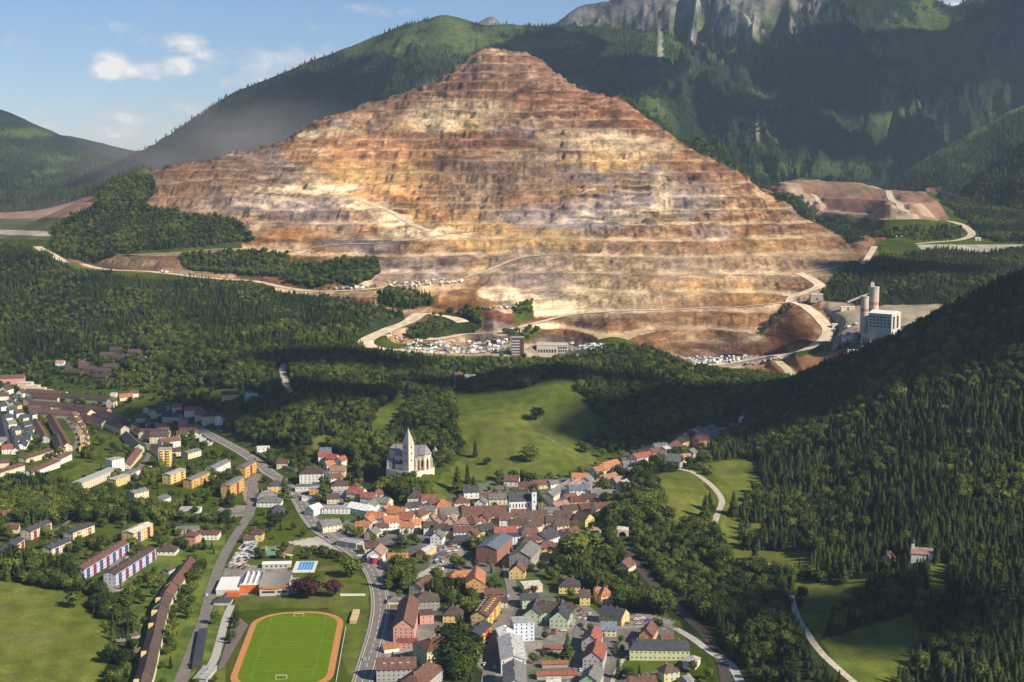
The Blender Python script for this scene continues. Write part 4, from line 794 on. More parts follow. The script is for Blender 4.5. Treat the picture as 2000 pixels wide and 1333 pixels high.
CB='''304 803 12 80 10 7 4 g C br nor
290 796 12 75 10 7 4 g C br nor
320 789 14 10 10 7 4 g W br nor
345 792 12 20 9 6 3.5 g W rd nor
378 798 22 5 11 7 4 g W rd nor
392 806 14 5 11 6 4 g C rd nor
357 818 11 80 9 9 2 g P rd nor
367 838 20 0 9 4 3 g O rb nor
410 808 20 20 15 9 4 h C sl nor - large cream house with dark hip roof at the top of the road
430 812 12 80 10 8 4 g W br nor
335 810 22 0 12 7 4 g C pu nor
386 845 7 90 7 4 3 g W br nor x
396 852 7 90 7 4 3 g W br nor x
408 860 8 90 8 4 3 g W br nor x
450 767 22 10 11 6 4 g Y br nor - brown roofed house with yellow wall by the forest edge
492 771 16 -20 10 5 4 g E lg nor
312 848 22 5 12 8 4 g C br nor
260 828 11 90 9 6 3 g C br sub
280 843 11 90 9 6 3 g C br sub
330 858 24 40 11 8 4 g W rb sub
262 765 11 20 9 5 3.5 g W rb sub
245 772 18 30 10 4 4 g C or sub
218 780 12 80 10 8 5 g C br sub - tall cream gable end with rounded corner above the terraces
222 768 8 0 8 5 1 f W wh sub x
50 747 20 0 11 7 .5 f C cr sub
63 753 20 0 11 7 .5 f C cr sub
75 758 20 0 11 6 .5 f C cr sub
92 762 14 0 9 5 .5 f C cr sub
12 757 16 80 13 6 5 g W br sub
42 764 10 80 10 6 4 g W rb sub
18 783 10 80 10 6 4 g C sl sub
32 788 10 75 10 6 4 g Y sl sub
55 779 10 75 10 6 4 g P sl sub
5 790 9 45 9 6 4 g W sl sub
22 797 10 45 9 6 4 g W sl sub
36 803 10 45 9 6 4 g W sl sub
15 812 10 45 9 6 4 g W sl sub
46 812 9 60 9 6 4 g C sl sub
22 824 10 40 10 6 4 g W gr sub
50 826 12 60 10 6 4 g E sl sub
57 836 12 65 10 6 4 g W sl sub
52 846 12 65 10 6 4 g W sl sub
40 855 14 30 12 6 4 g W sl sub
14 872 12 20 10 6 4 g W rd sub
2 858 12 30 10 6 4 g C gr sub
145 808 8 60 9 6 4 g Y rb sub n
151 818 8 65 9 6 4 g Y rb sub n
157 828 8 72 9 6 4 g C rb sub n
162 838 8 82 9 6 4 g Y rb sub n
165 848 8 90 9 6 4 g C rb sub n
166 858 8 95 9 6 4 g Y rb sub n
164 868 9 100 10 6 4 g Y rb sub n
28 775 10 70 10 6 4 g C sl sub
8 770 12 20 10 6 4 g W rb sub
64 806 9 60 9 6 4 g W sl sub
30 836 10 40 9 6 4 g C sl sub
70 795 16 0 10 5 4 g C rb sub
90 797 14 0 10 5 4 g C br sub
275 812 14 20 10 6 4 g C br nor
296 822 14 10 10 6 4 g W br nor
318 830 13 30 10 6 4 g C rb nor
355 845 12 10 9 5 4 g W br nor
340 878 14 20 10 6 3 g C br est
70 965 14 20 10 5 4 g W rb low
18 1000 12 20 10 5 4 g W rb low
330 1110 10 70 6 3 1.5 g E br low x
245 1215 8 20 5 2.5 1.2 g D rb low x
262 1238 7 40 5 2.5 1.2 g S br low x
238 1250 7 10 5 2.5 1.2 g D gr low x
266 1270 8 70 5 2.5 1.2 g E rb low x
230 681 22 0 10 4 4 g D pu cot
265 685 20 0 10 4 4 g D pu cot
210 691 22 5 10 4 4 g D pu cot
244 695 22 0 10 4 4 g D pu cot
277 697 12 0 9 4 3 g W pu cot
160 706 16 40 11 5 4 h D pu cot
118 706 12 0 9 4 3 g W pk cot
130 715 14 50 11 5 4 h D pu cot
177 718 18 5 10 4 4 g D pu cot
217 713 22 0 10 4 4 g D pu cot
203 722 22 0 10 4 4 g D pu cot
150 725 20 -20 10 4 4 g D pu cot
196 733 22 -15 10 4 4 g D pu cot
24 1027 12 10 10 4 4 g C rb low
352 1050 14 70 8 5 3 g R rb low
374 1040 12 80 12 9 3.5 h P rb low - tall pinkish house with red hip roof beside the flat hall
405 1038 22 0 14 5 2 h W rb low - white house complex with terraces left of the left road
328 1068 16 0 13 4 4 h W br low
148 975 14 10 8 4 .4 f W wh low x
372 992 20 0 10 4 .5 f W lg est x
322 876 14 10 13 19 .6 f C lg est - tall cream tower block with yellow stripes above the orange blocks
8 900 10 20 10 6 3 g C br sub x
500 1035 13 0 12 7 4.5 h Y br mid - yellow villa with brown hip roof beside the left road
485 1050 10 20 8 3 3 g E br mid x
643 1019 19 30 15 6 4 g C gr mid - cream gabled house with grey roof inside the main road bend
683 1056 22 -30 11 5 .5 f E lg mid x white petrol station canopy beside the main road
704 1062 12 -30 9 4 .5 f Y lg mid x small yellow kiosk beside the petrol station canopy
737 1073 20 80 13 7 5 g W pk mid - white house with round red bay right of the main road
728 1063 13 0 10 6 4 g C rb mid
777 1086 17 0 12 5 5 g W or mid - white house with bright orange roof right of the main road
436 1168 13 0 12 3 2.5 h E sl mid x
770 1168 10 0 9 3 2 h C gr sou x
762 1260 11 20 9 3 2 g W or sou x
885 1190 15 0 12 6 5 h Y br sou - small brown hip roofed house behind the pale green school
965 1153 15 0 11 5 3 g B rb sou
976 1170 12 0 9 5 2 g C br sou
1011 1106 14 85 13 6 6 g Y rb sou - yellow house with steep brown roof standing alone on the town street
833 1070 20 65 9 5 2.5 g Y lg sou - narrow yellow house with pale roof beside the car park
855 1042 12 80 11 6 5 g W gr old
903 1050 22 5 11 4 4.5 h D sl old
1112 1134 17 0 14 6 5 h Y pu eas - yellow house with purple brown hip roof by the wood edge
1222 1098 15 60 12 5 5 g C rb eas - brown roofed station keeper house beside the railway line
1117 1035 15 60 11 6 4.5 g C rb old
1160 1032 11 10 10 6 2.5 h W pk eas
1127 1008 20 10 10 5 4 g Y br old
537 942 15 10 13 8 4.5 h Y sl mid - yellow villa with dark roof in the main road fork
520 962 20 20 14 6 4.5 h E gr mid
527 974 24 0 14 5 4 h W gr mid - white house with wide grey hip roof left of the main road
543 990 14 20 12 4 4 h D sl mid
601 948 24 0 11 4 .5 f W gr hil
615 952 10 0 9 6 .5 f O lg hil
613 989 15 60 11 6 3.5 g W wh hil - small white gabled chapel like house by the main road
606 970 16 0 9 3 .5 f W lg hil x
514 873 14 10 10 4 .5 f W wh hil
552 900 12 0 9 5 3.5 g C rb hil
647 903 14 30 10 6 4 g W or hil
660 914 16 0 12 7 4.5 g C pk hil
641 918 9 80 8 5 3.5 g W rb hil
634 886 14 10 10 6 4 g W rd hil
650 891 12 -20 10 6 4 g W rd hil
666 895 12 60 10 7 4 g W rd hil
636 878 12 0 10 6 4 g E bl hil
663 941 17 10 14 7 5 h C br hil
655 928 12 20 10 6 4 g W rb hil
670 956 19 0 13 6 1 f E lg hil
650 968 12 10 10 5 4 g C br hil
697 957 17 -20 12 7 4.5 g W rd hil
695 946 10 60 9 5 4 h C rb hil
722 966 15 -20 12 7 4 g W rd hil
738 962 10 60 9 7 4 g W rb hil
746 975 18 -20 13 7 4 g C gr hil
706 988 26 -35 14 6 4 g W wh hil - very bright white gabled hall below the church knoll
729 980 12 70 11 7 4 g W gr hil
660 990 30 0 12 5 .5 f W lg hil - long low white flat roofed building left of the bright white hall
688 985 16 0 11 5 .5 f C lg hil
754 991 13 70 11 7 4 g W or hil
777 995 18 -20 13 7 5 g W or hil
792 1007 17 -15 12 7 4.5 g W rd hil
735 1004 18 -20 13 7 4.5 g C or hil
722 1012 14 70 11 6 4 g W or hil
767 1012 18 20 13 7 4.5 g W or hil
708 1022 13 0 10 5 3.5 g C or hil
728 1036 12 70 11 5 3.5 g C gr hil
745 1025 12 20 10 5 3.5 g W rb hil
811 962 14 0 14 8 7 h C pu old - cream house with steep grey violet hip roof just below the church wall
838 970 14 0 12 7 4 g W rd old
865 981 16 10 14 7 6 h C or old - house with orange red hip roof left of the very long roof
850 978 12 20 10 6 4 g C rb old
901 974 15 10 13 7 5 h C rb old
919 954 15 10 12 6 5 g W sl mea - white house with dark slate roof below the central meadow
940 977 12 80 11 6 4.5 g W gr old
1000 933 15 -10 11 5 5 g W rb mea - white chalet with dark red roof at the lower edge of the meadow
1030 945 18 5 10 5 4 g C rb mea
1059 941 20 10 10 4 4 g C rb mea
1080 941 10 30 8 4 3 g W gr mea
980 968 26 5 12 6 4 g C gr old
955 966 14 10 11 6 4 g W rb old
1068 978 14 70 12 6 5 g Y sl old
1093 984 18 40 14 7 5 g C pk old
1081 995 18 0 13 7 4 g C gr old
834 992 14 0 12 7 4 g Y gr old
808 985 15 20 12 7 4 g W sl old
822 1000 12 60 10 7 4 g C rb old
804 1003 14 20 12 7 4 g W rb old
812 1018 12 30 10 6 4 g C or old
795 1024 13 0 10 6 3.5 g W or old
845 1010 11 75 10 9 5 g C pk old
863 1010 11 75 10 9 5 g C rb old
882 1011 11 78 10 9 5 g C pk old
903 1014 13 0 14 8 5 h P pk old
923 1012 13 70 12 9 6 h C rb old
945 1008 12 80 11 8 5 g P rb old
841 1023 12 0 11 7 4 g W br old
861 1027 12 0 10 7 4 g Y br old
879 1029 13 0 11 7 3.5 h Y sl old
904 1032 17 5 11 7 4 g W rb old - white house with rows of windows above the car park
926 1038 14 70 10 6 4 g Y rb old
947 1028 15 30 13 7 5 g C sl old
1013 1018 16 20 14 8 5 g C br old
1030 1006 20 25 15 8 5 g C br old
1050 1002 18 10 14 8 5 g C br old
1015 1000 16 0 13 8 5 g C rb old
1040 1022 14 50 12 8 5 g C br old
1066 1014 16 10 12 7 5 g C rb old
1084 1012 18 5 13 7 5 g C br old
1100 1002 16 10 13 7 5 g C br old
1112 990 16 20 13 7 4 g C br old
1030 1052 15 10 13 7 4.5 h S br old
1048 1046 14 0 12 7 4 g C rb old
1036 1036 12 20 11 7 4 g C rb old
1096 1020 12 20 11 6 4 g C br old
1128 973 15 10 12 6 4 g O rb lan
1112 968 13 30 11 7 4 g W rb lan
1131 951 20 5 12 7 4 g W bl lan - white house with dark blue roof in the middle of the lane
1147 933 14 70 10 7 4 g W gr lan
1133 928 17 0 12 6 4 g W or lan
1150 945 14 40 11 7 4 g C gr lan
1178 960 24 0 12 6 3.5 g E gr lan
1165 942 13 60 11 6 4 g W pk lan
1183 910 14 20 11 6 4 g C or lan
1168 915 14 40 11 6 4 g W or lan
1160 958 14 20 11 7 4 g C gr lan
1182 985 24 20 13 6 4 g C rb lan
1150 968 14 0 11 6 4 g C br lan
1219 940 14 60 11 6 3 g W lg lan
1238 916 15 30 11 7 4 g W gr lan
1206 935 13 40 10 6 4 g C pk lan
1250 903 14 50 11 6 4 g C rb lan
1228 903 14 10 11 9 3 g E gr lan
1190 932 13 20 10 6 4 g C pk lan
1277 879 14 40 12 7 4 g Y rb lan
1289 868 16 20 11 5 3 g W gr up
1300 874 12 50 11 6 3 g W lg up
1317 867 17 60 13 6 5 g W rb up - white gabled house with brown roof on the upper lane
1333 857 17 50 12 6 4.5 g Y br up
1291 886 15 70 11 7 4 g V rb up
1337 890 13 20 11 5 3.5 g C pk up
1350 880 12 60 10 5 3.5 g E gr up
1362 838 15 60 12 6 4.5 g W pk up
1384 835 18 50 13 7 4 g E gr up
1347 846 13 40 11 5 4 g C rb up
1412 847 14 20 10 4 3.5 g C or up
1425 834 10 20 8 4 3 g W rb up
1436 829 12 20 8 4 3 g C or up
1452 813 9 60 8 5 4 g W rb up
888 738 1 0 1 1 1 g W rb skip
896 731 11 20 9 4 4 g W rb mid - small white red roofed house by the radio mast in the woods
921 735 18 0 10 4 4 g W lg mid - pale grey roofed farmhouse above the central meadow
1735 1085 10 60 9 5 5 g E rb up - lonely grey hut with steep reddish roof in the right hillside woods
'''
for s in RB.strip().split('\n'):
    RBH(s)
for s in CB.strip().split('\n'):
    if ' skip' in s: continue
    CBH(s)
# the long curving terrace of attached row houses
TR=[(372,1088),(352,1116),(336,1138),(323,1157),(313,1181),(307,1206),(302,1232),(294,1260),(288,1288),(280,1316),(274,1342)]
for i in range(len(TR)-1):
    p=gp(*TR[i],9.5);q=gp(*TR[i+1],9.5); rz=math.atan2(q[1]-p[1],q[0]-p[0]); L_=math.hypot(q[0]-p[0],q[1]-p[1])
    e=house(((p[0]+q[0])/2,(p[1]+q[1])/2),rz,L_-.15,11,6+(i%2)*.5,4,'g','C','rb' if i<3 else 'br','row','n','%s cream house of the long curved brown roofed terrace, counted from its far end'%('first' if i==0 else ORD[i]),name='row_house',pxy=TR[i])
    if i in(3,4,5,7,9):
        m=MB(); m.box(-2.8,2.8,-1.4,3.4,-1.2,1.9); o=m.build('dormer',wmat('Y'),[c_ for c_ in e.children if c_.name.startswith('roof')][0]); o.location=(0,-3.9 if math.sin(rz)<0 else -3.9,7.6)
# labels for the rest: colour, roof, place, and rank among their likes
from collections import defaultdict
gr=defaultdict(list)
for hrec in HOUSES:
    if hrec[6] is None: gr[(hrec[1],hrec[2],hrec[4])].append(hrec)
for (wl_,rf_,cl_),lst in gr.items():
    lst.sort(key=lambda r:r[5]); base='%s house with %s %s roof'
    rt={'g':'gable','h':'hip','f':'flat','m':'mansard'}
    for i,r in enumerate(lst):
        if len(lst)==1: r[0]['label']=('only %s house with a %s %s roof '%(WC[wl_][0],RC_[rf_][0],rt[r[3]]))+CLN[cl_]
        else: r[0]['label']=('%s of the %s houses with %s roofs '%(ORD[i] if i<len(lst)-1 or i==0 else 'rightmost',WC[wl_][0],RC_[rf_][0])+CLN[cl_])
        w_=r[0]['label'].split()
        if len(w_)>16: r[0]['label']=' '.join(w_).replace('in the apartment estate left of the main road','in the apartment estate')
print('houses',len(HOUSES), max(len(r[0]['label'].split()) for r in HOUSES))
# ------------------------------------------------------------ landmark buildings and places
M_stone=mat('church_stone',(.60,.52,.42),.9,.14,.4); M_slate=mat('church_slate',(.24,.22,.24),.7,.2,.6); M_lstone=mat('light_stone',(.70,.61,.47),.9,.15,.2); M_cwall=mat('pale_cladding',(.52,.49,.44),.8,.08,.1); M_dark=mat('dark_opening',(.012,.012,.013),.6,.1,1)
M_brown=mat('brown_cladding',(.13,.045,.04),.8,.12,.2); M_silo=mat('silo_concrete',(.50,.44,.38),.9,.12,.15)
def gable(mb,x0,x1,y0,y1,z0,h,top,m=0,axis='x'):
    mb.box(x0,x1,y0,y1,z0,h,m)
def roofp(x0,x1,y0,y1,h,top,ov=.5,ends=True):
    m=MB(); yc=(y0+y1)/2; m.add([(x0-ov,y0-ov,h),(x1+ov,y0-ov,h),(x1+ov,yc,top),(x0-ov,yc,top),(x1+ov,y1+ov,h),(x0-ov,y1+ov,h)],[(0,1,2,3),(3,2,4,5),(5,4,1,0)] ); 
    return m
# hilltop church
ch=empty('church',(CH[0]-2,CH[1]+12,CHZ),R(-14)); ch.scale=(1.12,1.12,1.12); tag(ch,'pale gothic hilltop church with pointed tower spire and grey slate roofs','church')
m=MB(); m.box(-13,9,-6.5,6.5,-3,12.5); m.add([(-13,-6.5,12.5),(-13,6.5,12.5),(-13,0,21.5)],[(0,2,1)]); m.build('nave_wall',M_stone,ch)
m=roofp(-13.2,9,-6.5,6.5,12.5,22); m.build('nave_roof',M_slate,ch)
m=MB(); n=7; P=[(9,-5.6),(15,-5.6),(18.6,-2.4),(18.6,2.4),(15,5.6),(9,5.6)]; m.add([(x,y,-3) for x,y in P]+[(x,y,14.5) for x,y in P],[(i,(i+1)%6,6+(i+1)%6,6+i) for i in range(6)]+[(6,7,8,9,10,11)]); m.build('choir_wall',M_lstone,ch)
m=MB(); Q=[(8.8,-6.2),(15.2,-6.2),(19.3,-2.6),(19.3,2.6),(15.2,6.2),(8.8,6.2)]; m.add([(x,y,14.5) for x,y in Q]+[(9,0,22.5),(14.5,0,22.5)],[(0,1,7,6),(1,2,7),(2,3,7),(3,4,7),(4,5,6,7),(5,4,3,2,1,0),(5,0,6)]); m.build('choir_roof',M_slate,ch)
for (bx,by,bz) in [(11,-6.3,0),(14.8,-6.2,-20),(18.2,-4.3,-50),(19.6,0,-90),(-9,-7.2,0),(3.5,-7.2,0),(7,-7.2,0)]:
    m=MB(); m.box(-.5,.5,-.8,.8,-3,10); m.add([(-.5,-.8,10),(.5,-.8,10),(.5,.8,12),(-.5,.8,12)],[(0,1,2,3)]); o=m.build('buttress',M_stone,ch); o.location=(bx,by,0); o.rotation_euler=(0,0,R(-bz))
for (wx,wy,a_) in [(-6,-6.52,0),(-2,-6.52,0),(12.6,-5.62,0),(16.8,-4.05,48),(18.62,0,90),(5.3,-6.52,0)]:
    m=MB(); m.box(-.7,.7,-.08,.2,3.5,8.5); m.add([(-.7,-.08,8.5),(.7,-.08,8.5),(0,-.08,10)],[(0,1,2)]); o=m.build('window',M_glass,ch); o.location=(wx,wy,0); o.rotation_euler=(0,0,R(a_))
m=MB(); m.box(-3.7,3.7,-3.7,3.7,-5,25); 
for s in (7,14,20.5): m.box(-3.85,3.85,-3.85,3.85,s,s+.4)
tw_=m.build('tower',M_stone,ch); tw_.location=(1,-10.4,0); tw_.rotation_euler=(0,0,R(-24))
m=MB(); m.add([(-4,-4,25),(4,-4,25),(4,4,25),(-4,4,25),(0,0,39.5)],[(0,1,4),(1,2,4),(2,3,4),(3,0,4),(3,2,1,0)]); m.cyl(0,0,39,41.5,.18,.05,6); m.build('spire',mat('spire_stone',(.44,.39,.35),.8,.15,.5),tw_)
for a_ in (0,90,180,270):
    for z in (22.6,16.5,10):
        m=MB(); m.box(-.55,.55,-3.78,-3.5,z-1.1,z+1.1); o=m.build('window',M_dark,tw_); o.rotation_euler=(0,0,R(a_))
m=MB(); m.box(-4.2,4.2,-4.2,4.2,-3,17); w2=m.build('west_tower',M_stone,ch); w2.location=(-15.5,1,0)
m=MB(); m.add([(-4.7,-4.7,17),(4.7,-4.7,17),(4.7,4.7,17),(-4.7,4.7,17),(-1.6,0,21.5),(1.6,0,21.5)],[(0,1,5,4),(1,2,5),(2,3,4,5),(3,0,4),(3,2,1,0)]); m.build('west_tower_roof',M_slate,w2)
m=MB(); m.box(-20,-15,-9,-3,-3,7.5); m.build('sacristy_wall',M_lstone,ch); m=roofp(-20,-15,-9,-3,7.5,10); m.build('sacristy_roof',M_slate,ch)
m=MB(); m.box(-12,-4,-9.6,-6.55,-3,5.5); m.build('porch_wall',M_stone,ch); m=MB(); m.add([(-12.4,-10,5.5),(-3.6,-10,5.5),(-3.6,-6.55,8.5),(-12.4,-6.55,8.5)],[(0,1,2,3)]); m.build('porch_roof',mat('dark_blue_slate',(.06,.065,.085),.6,.2,.6),ch)
# fortification wall round the church
m=MB(); Pw=[]; 
for (ax_,ay_) in [(-26,6),(-25,-4),(-20,-11),(-13,-15),(-6,-18),(-3,-22),(1,-24.5),(5,-24.5),(9,-22),(12,-17),(17,-13),(21,-8),(24,-1),(23,8)]: Pw.append((CH[0]-2+ax_,CH[1]+12+ay_))
for i in range(len(Pw)-1):
    (xa,ya),(xb,yb)=Pw[i],Pw[i+1]; za=min(z1(xa,ya),CHZ)-9; dx,dy=xb-xa,yb-ya; L_=math.hypot(dx,dy); nx,ny=dy/L_*.6,-dx/L_*.6; zt=CHZ+1.2; za=min(za,CHZ-20)
    m.add([(xa,ya,za),(xb,yb,za),(xb,yb,zt),(xa,ya,zt),(xa-nx,ya-ny,za),(xb-nx,yb-ny,za),(xb-nx,yb-ny,zt),(xa-nx,ya-ny,zt)],[(0,1,2,3),(3,2,6,7),(5,4,7,6),(1,5,6,2),(4,0,3,7)])
o=m.build('fortification_wall',M_lstone); tag(o,'high pale stone wall with round bastion below the hilltop church','wall')
yard=[(p[0],p[1],CHZ+.3) for p in Pw]; m=MB(); m.add(yard,[tuple(range(len(yard)))]); o=m.build('churchyard_path',mat('churchyard_gravel',(.40,.35,.28),.95,.2,.4)); tag(o,kind='structure')
rt=gp(850,893); e=empty('watchtower',(rt[0],rt[1],rt[2])); tag(e,'small round stone turret with pointed cone roof right of the hilltop church','tower')
m=MB(); m.cyl(0,0,-4,6,3,3,14); m.build('wall',M_stone,e); m=MB(); m.cyl(0,0,6,11.5,3.9,.05,14); m.build('roof',M_slate,e)
for q in range(-13,14,1): 
    occ(CH[0]-2+q*2,CH[1]+12,22)
occ(rt[0],rt[1],5)
# town church with the slim white tower
tcx=gp(1042,996); e=empty('town_church',tcx,R(8)); tag(e,'town church with a slim white bell tower and long dark roof in the old town','church')
m=MB(); m.box(-24,2,-1,12,-3,9); m.build('nave_wall',wmat('W'),e); m=roofp(-24,2,-1,12,9,17); m.build('nave_roof',rmat('sl'),e)
m=MB(); m.box(-2.3,2.3,-5,-.4,-3,19); m.build('tower',wmat('W'),e)
m=MB(); m.add([(-2.7,-5.4,19),(2.7,-5.4,19),(2.7,0,19),(-2.7,0,19),(-.8,-2.7,22.5),(.8,-2.7,22.5)],[(0,1,5,4),(1,2,5),(2,3,4,5),(3,0,4),(3,2,1,0)]); m.build('tower_roof',rmat('sl'),e)
for (wx,z) in ((0,15.5),(0,9)): m=MB(); m.box(wx-.5,wx+.5,-5.1,-4.8,z-1,z+1); m.build('window',M_dark,e)
for q in range(-24,3,3): m=MB(); m.box(q+.5,q+1.6,-1.1,-.9,3,6.5); q<-3 and m.build('window',M_glass,e)
occ(tcx[0]-8,tcx[1]+5,13)
# stone chapel at the head of the curved path
c_=gp(1316,913); e=empty('chapel',c_,R(-25)); tag(e,'old stone chapel with steep grey roof at the top of the curved meadow path','chapel')
m=MB(); m.box(-8,8,-5,5,-3,7); m.add([(-8,-5,7),(-8,5,7),(-8,0,14)],[(0,2,1)]); m.build('wall',wmat('S'),e); m=roofp(-8,8.5,-5,5,7,14.5); m.build('roof',rmat('gr'),e)
m=MB(); m.box(-12,-8,-2.6,2.6,-3,13); t=m.build('tower',wmat('S'),e); m=MB(); m.add([(-12.3,-2.9,13),(-7.7,-2.9,13),(-7.7,2.9,13),(-12.3,2.9,13),(-10,0,17)],[(0,1,4),(1,2,4),(2,3,4),(3,0,4)]); m.build('tower_roof',rmat('gr'),t)
m=MB(); m.box(-8.15,-7.9,-4.6,-3,0,4.5); m.build('doorway',M_dark,e); occ(c_[0],c_[1],14)
# forest chapel on the right hillside
c_=gp(1800,1090,2); e=empty('forest_chapel',c_,R(-15)); tag(e,'white chapel with pinkish roof and onion turret hidden in the right hillside forest','chapel')
m=MB(); m.box(-8,8,-4,4,-3,6); m.build('wall',wmat('W'),e); m=roofp(-8,8,-4,4,6,10.5); r_=m.build('roof',rmat('pk'),e)
m=MB(); m.box(-8,-5.5,-1.2,1.2,6,13.5); t=m.build('turret',wmat('W'),e); m=MB(); m.cyl(-6.75,0,13.5,14.6,1.5,1.9,10); m.cyl(-6.75,0,14.6,17.5,1.9,.1,10); m.build('turret_roof',rmat('sl'),t)
for q in range(0,10,3): occ(c_[0]*(1-q/c_[1]),c_[1]-q,8)
hp_=gp(1735,1092); 
for q in range(0,14,3): occ(hp_[0]*(1-q/hp_[1]),hp_[1]-q,6)
# ---- sports ground
def sheet(name,pts,z,m,label=None,cat=None,th=0.0):
    o=obj(name,mesh(name,[(p[0],p[1],z) for p in pts],[tuple(range(len(pts)))],m)); 
    tag(o,label,cat,kind=None if label else 'structure'); return o
def rrect(hw,hl0,hl1,r,n=8):
    P=[]
    for (cx,cy,a0) in ((hw-r,hl1-r,0),(-hw+r,hl1-r,90),(-hw+r,-hl0+r,180),(hw-r,-hl0+r,270)):
        for i in range(n+1): a=R(a0+90*i/n); P.append(fpt(cx+r*math.cos(a),cy+r*math.sin(a)))
    return P[::-1] if False else P
M_track=mat('cinder_track',(.47,.21,.075),.95,.15,.4)
M_turf=bpy.data.materials.new('pitch_turf'); M_turf.use_nodes=True; _n=M_turf.node_tree.nodes;_l=M_turf.node_tree.links; _b=_n['Principled BSDF']; _b.inputs['Roughness'].default_value=1; _b.inputs['Specular IOR Level'].default_value=0; _g=_n.new('ShaderNodeNewGeometry'); _mp=_n.new('ShaderNodeMapping'); _mp.inputs['Rotation'].default_value=(0,0,-FRZ); _l.new(_g.outputs['Position'],_mp.inputs[0])
_w=_n.new('ShaderNodeTexWave'); _w.bands_direction='Y'; _w.inputs['Scale'].default_value=.055; _w.inputs['Distortion'].default_value=.6; _w.inputs['Detail'].default_value=3; _l.new(_mp.outputs[0],_w.inputs['Vector']); _t=_n.new('ShaderNodeTexNoise'); _t.inputs['Scale'].default_value=.12; _t.inputs['Detail'].default_value=6; _l.new(_g.outputs['Position'],_t.inputs['Vector'])
_m1=_n.new('ShaderNodeMix'); _m1.data_type='RGBA'; _m1.inputs[6].default_value=(.070,.130,.006,1); _m1.inputs[7].default_value=(.130,.195,.010,1); _ma=_n.new('ShaderNodeMath'); _ma.operation='MULTIPLY_ADD'; _l.new(_w.outputs['Fac'],_ma.inputs[0]); _ma.inputs[1].default_value=.35; _l.new(_t.outputs[0],_ma.inputs[2]); _l.new(_ma.outputs[0],_m1.inputs[0]); _l.new(_m1.outputs[2],_b.inputs['Base Color'])
sheet('running_track',rrect(FW/2+4.6,FL/2+14,FL/2+3.6,30),.22,M_track); sheet('football_pitch',rrect(FW/2,FL/2+8,FL/2,26),.27,M_turf)
m=MB(); hw,hl=FW/2-9,FL/2-9; lw=.14
def lin(a,b):
    a=np.array(a);b=np.array(b); d=b-a; d=d/np.linalg.norm(d); n_=np.array([d[1],-d[0]])*lw; q=[fpt(*(a+n_)),fpt(*(b+n_)),fpt(*(b-n_)),fpt(*(a-n_))]; m.add([(p[0],p[1],.31) for p in q],[(0,1,2,3)])
for s in (-1,1):
    lin((s*hw,-hl),(s*hw,hl)); lin((-hw,s*hl),(hw,s*hl)); lin((-20,s*hl),(-20,s*(hl-16))); lin((20,s*hl),(20,s*(hl-16))); lin((-20,s*(hl-16)),(20,s*(hl-16)))
    lin((-9,s*hl),(-9,s*(hl-5.5))); lin((9,s*hl),(9,s*(hl-5.5))); lin((-9,s*(hl-5.5)),(9,s*(hl-5.5)))
lin((-hw,0),(hw,0)); pts=[(9*math.cos(a),9*math.sin(a)) for a in np.linspace(0,6.283,25)]
for i in range(24): lin(pts[i],pts[i+1])
o=m.build('pitch_marking',mat('worn_white_line',(.20,.26,.10),.9,.2,.5)); tag(o,kind='structure')
gs=[]
for s,lb in ((1,'white football goal at the far end of the pitch'),(-1,'white football goal at the near end of the pitch')):
    p=fpt(0,s*hl); e=empty('football_goal',(p[0],p[1],.27),FRZ+(0 if s>0 else math.pi)); tag(e,lb,'goal','football goals')
    m=MB(); m.cyl(-3.7,0,0,2.5,.12,.12,6); m.cyl(3.7,0,0,2.5,.12,.12,6); m.box(-3.7,3.7,-.12,.12,2.4,2.6); m.build('goal_frame',M_white,e)
    m=MB(); m.tube([(-3.7,0,2.4),(-3.7,1.6,0)],.05,4); m.tube([(3.7,0,2.4),(3.7,1.6,0)],.05,4); m.tube([(-3.7,1.6,0),(3.7,1.6,0)],.05,4); m.build('net_frame',M_white,e)
m=MB()
for i in range(22):
    p=fpt(FW/2+7,-FL/2+i*FL*.78/22); m.cyl(p[0],p[1],0,1.3,.09,.09,5)
for z in (.7,1.25):
    m.tube([(*fpt(FW/2+7,-FL/2),z),(*fpt(FW/2+7,-FL/2+FL*.75),z)],.09,5)
o=m.build('railing',M_white); tag(o,'white railing along the right side of the running track','railing')
dg=[gp(475,1215)[:2],gp(492,1200)[:2],gp(460,1262)[:2],gp(432,1312)[:2],gp(425,1312)[:2],gp(445,1245)[:2]]
sheet('sports_yard',[gp(a,b)[:2] for a,b in [(424,1312),(436,1306),(462,1262),(485,1222),(468,1207),(455,1213),(440,1262)]],.3,mat('dark_gravel_yard',(.15,.115,.105),.95,.15,.4))
def rect_px(px,py,w,l,rz):
    p=gp(px,py); a=R(rz); return [(p[0]+x*math.cos(a)-y*math.sin(a),p[1]+x*math.sin(a)+y*math.cos(a)) for x,y in ((-w/2,-l/2),(w/2,-l/2),(w/2,l/2),(-w/2,l/2))],p
q,p=rect_px(538,1079,30,34,0); sheet('sports_court_surround',q,p[2]+1.0,mat('court_clay',(.17,.125,.10),.95,.12,.4)); q,p=rect_px(529,1080,13,26,0); sheet('sports_court',q,p[2]+1.15,mat('green_court',(.10,.30,.16),.9,.1,.5))
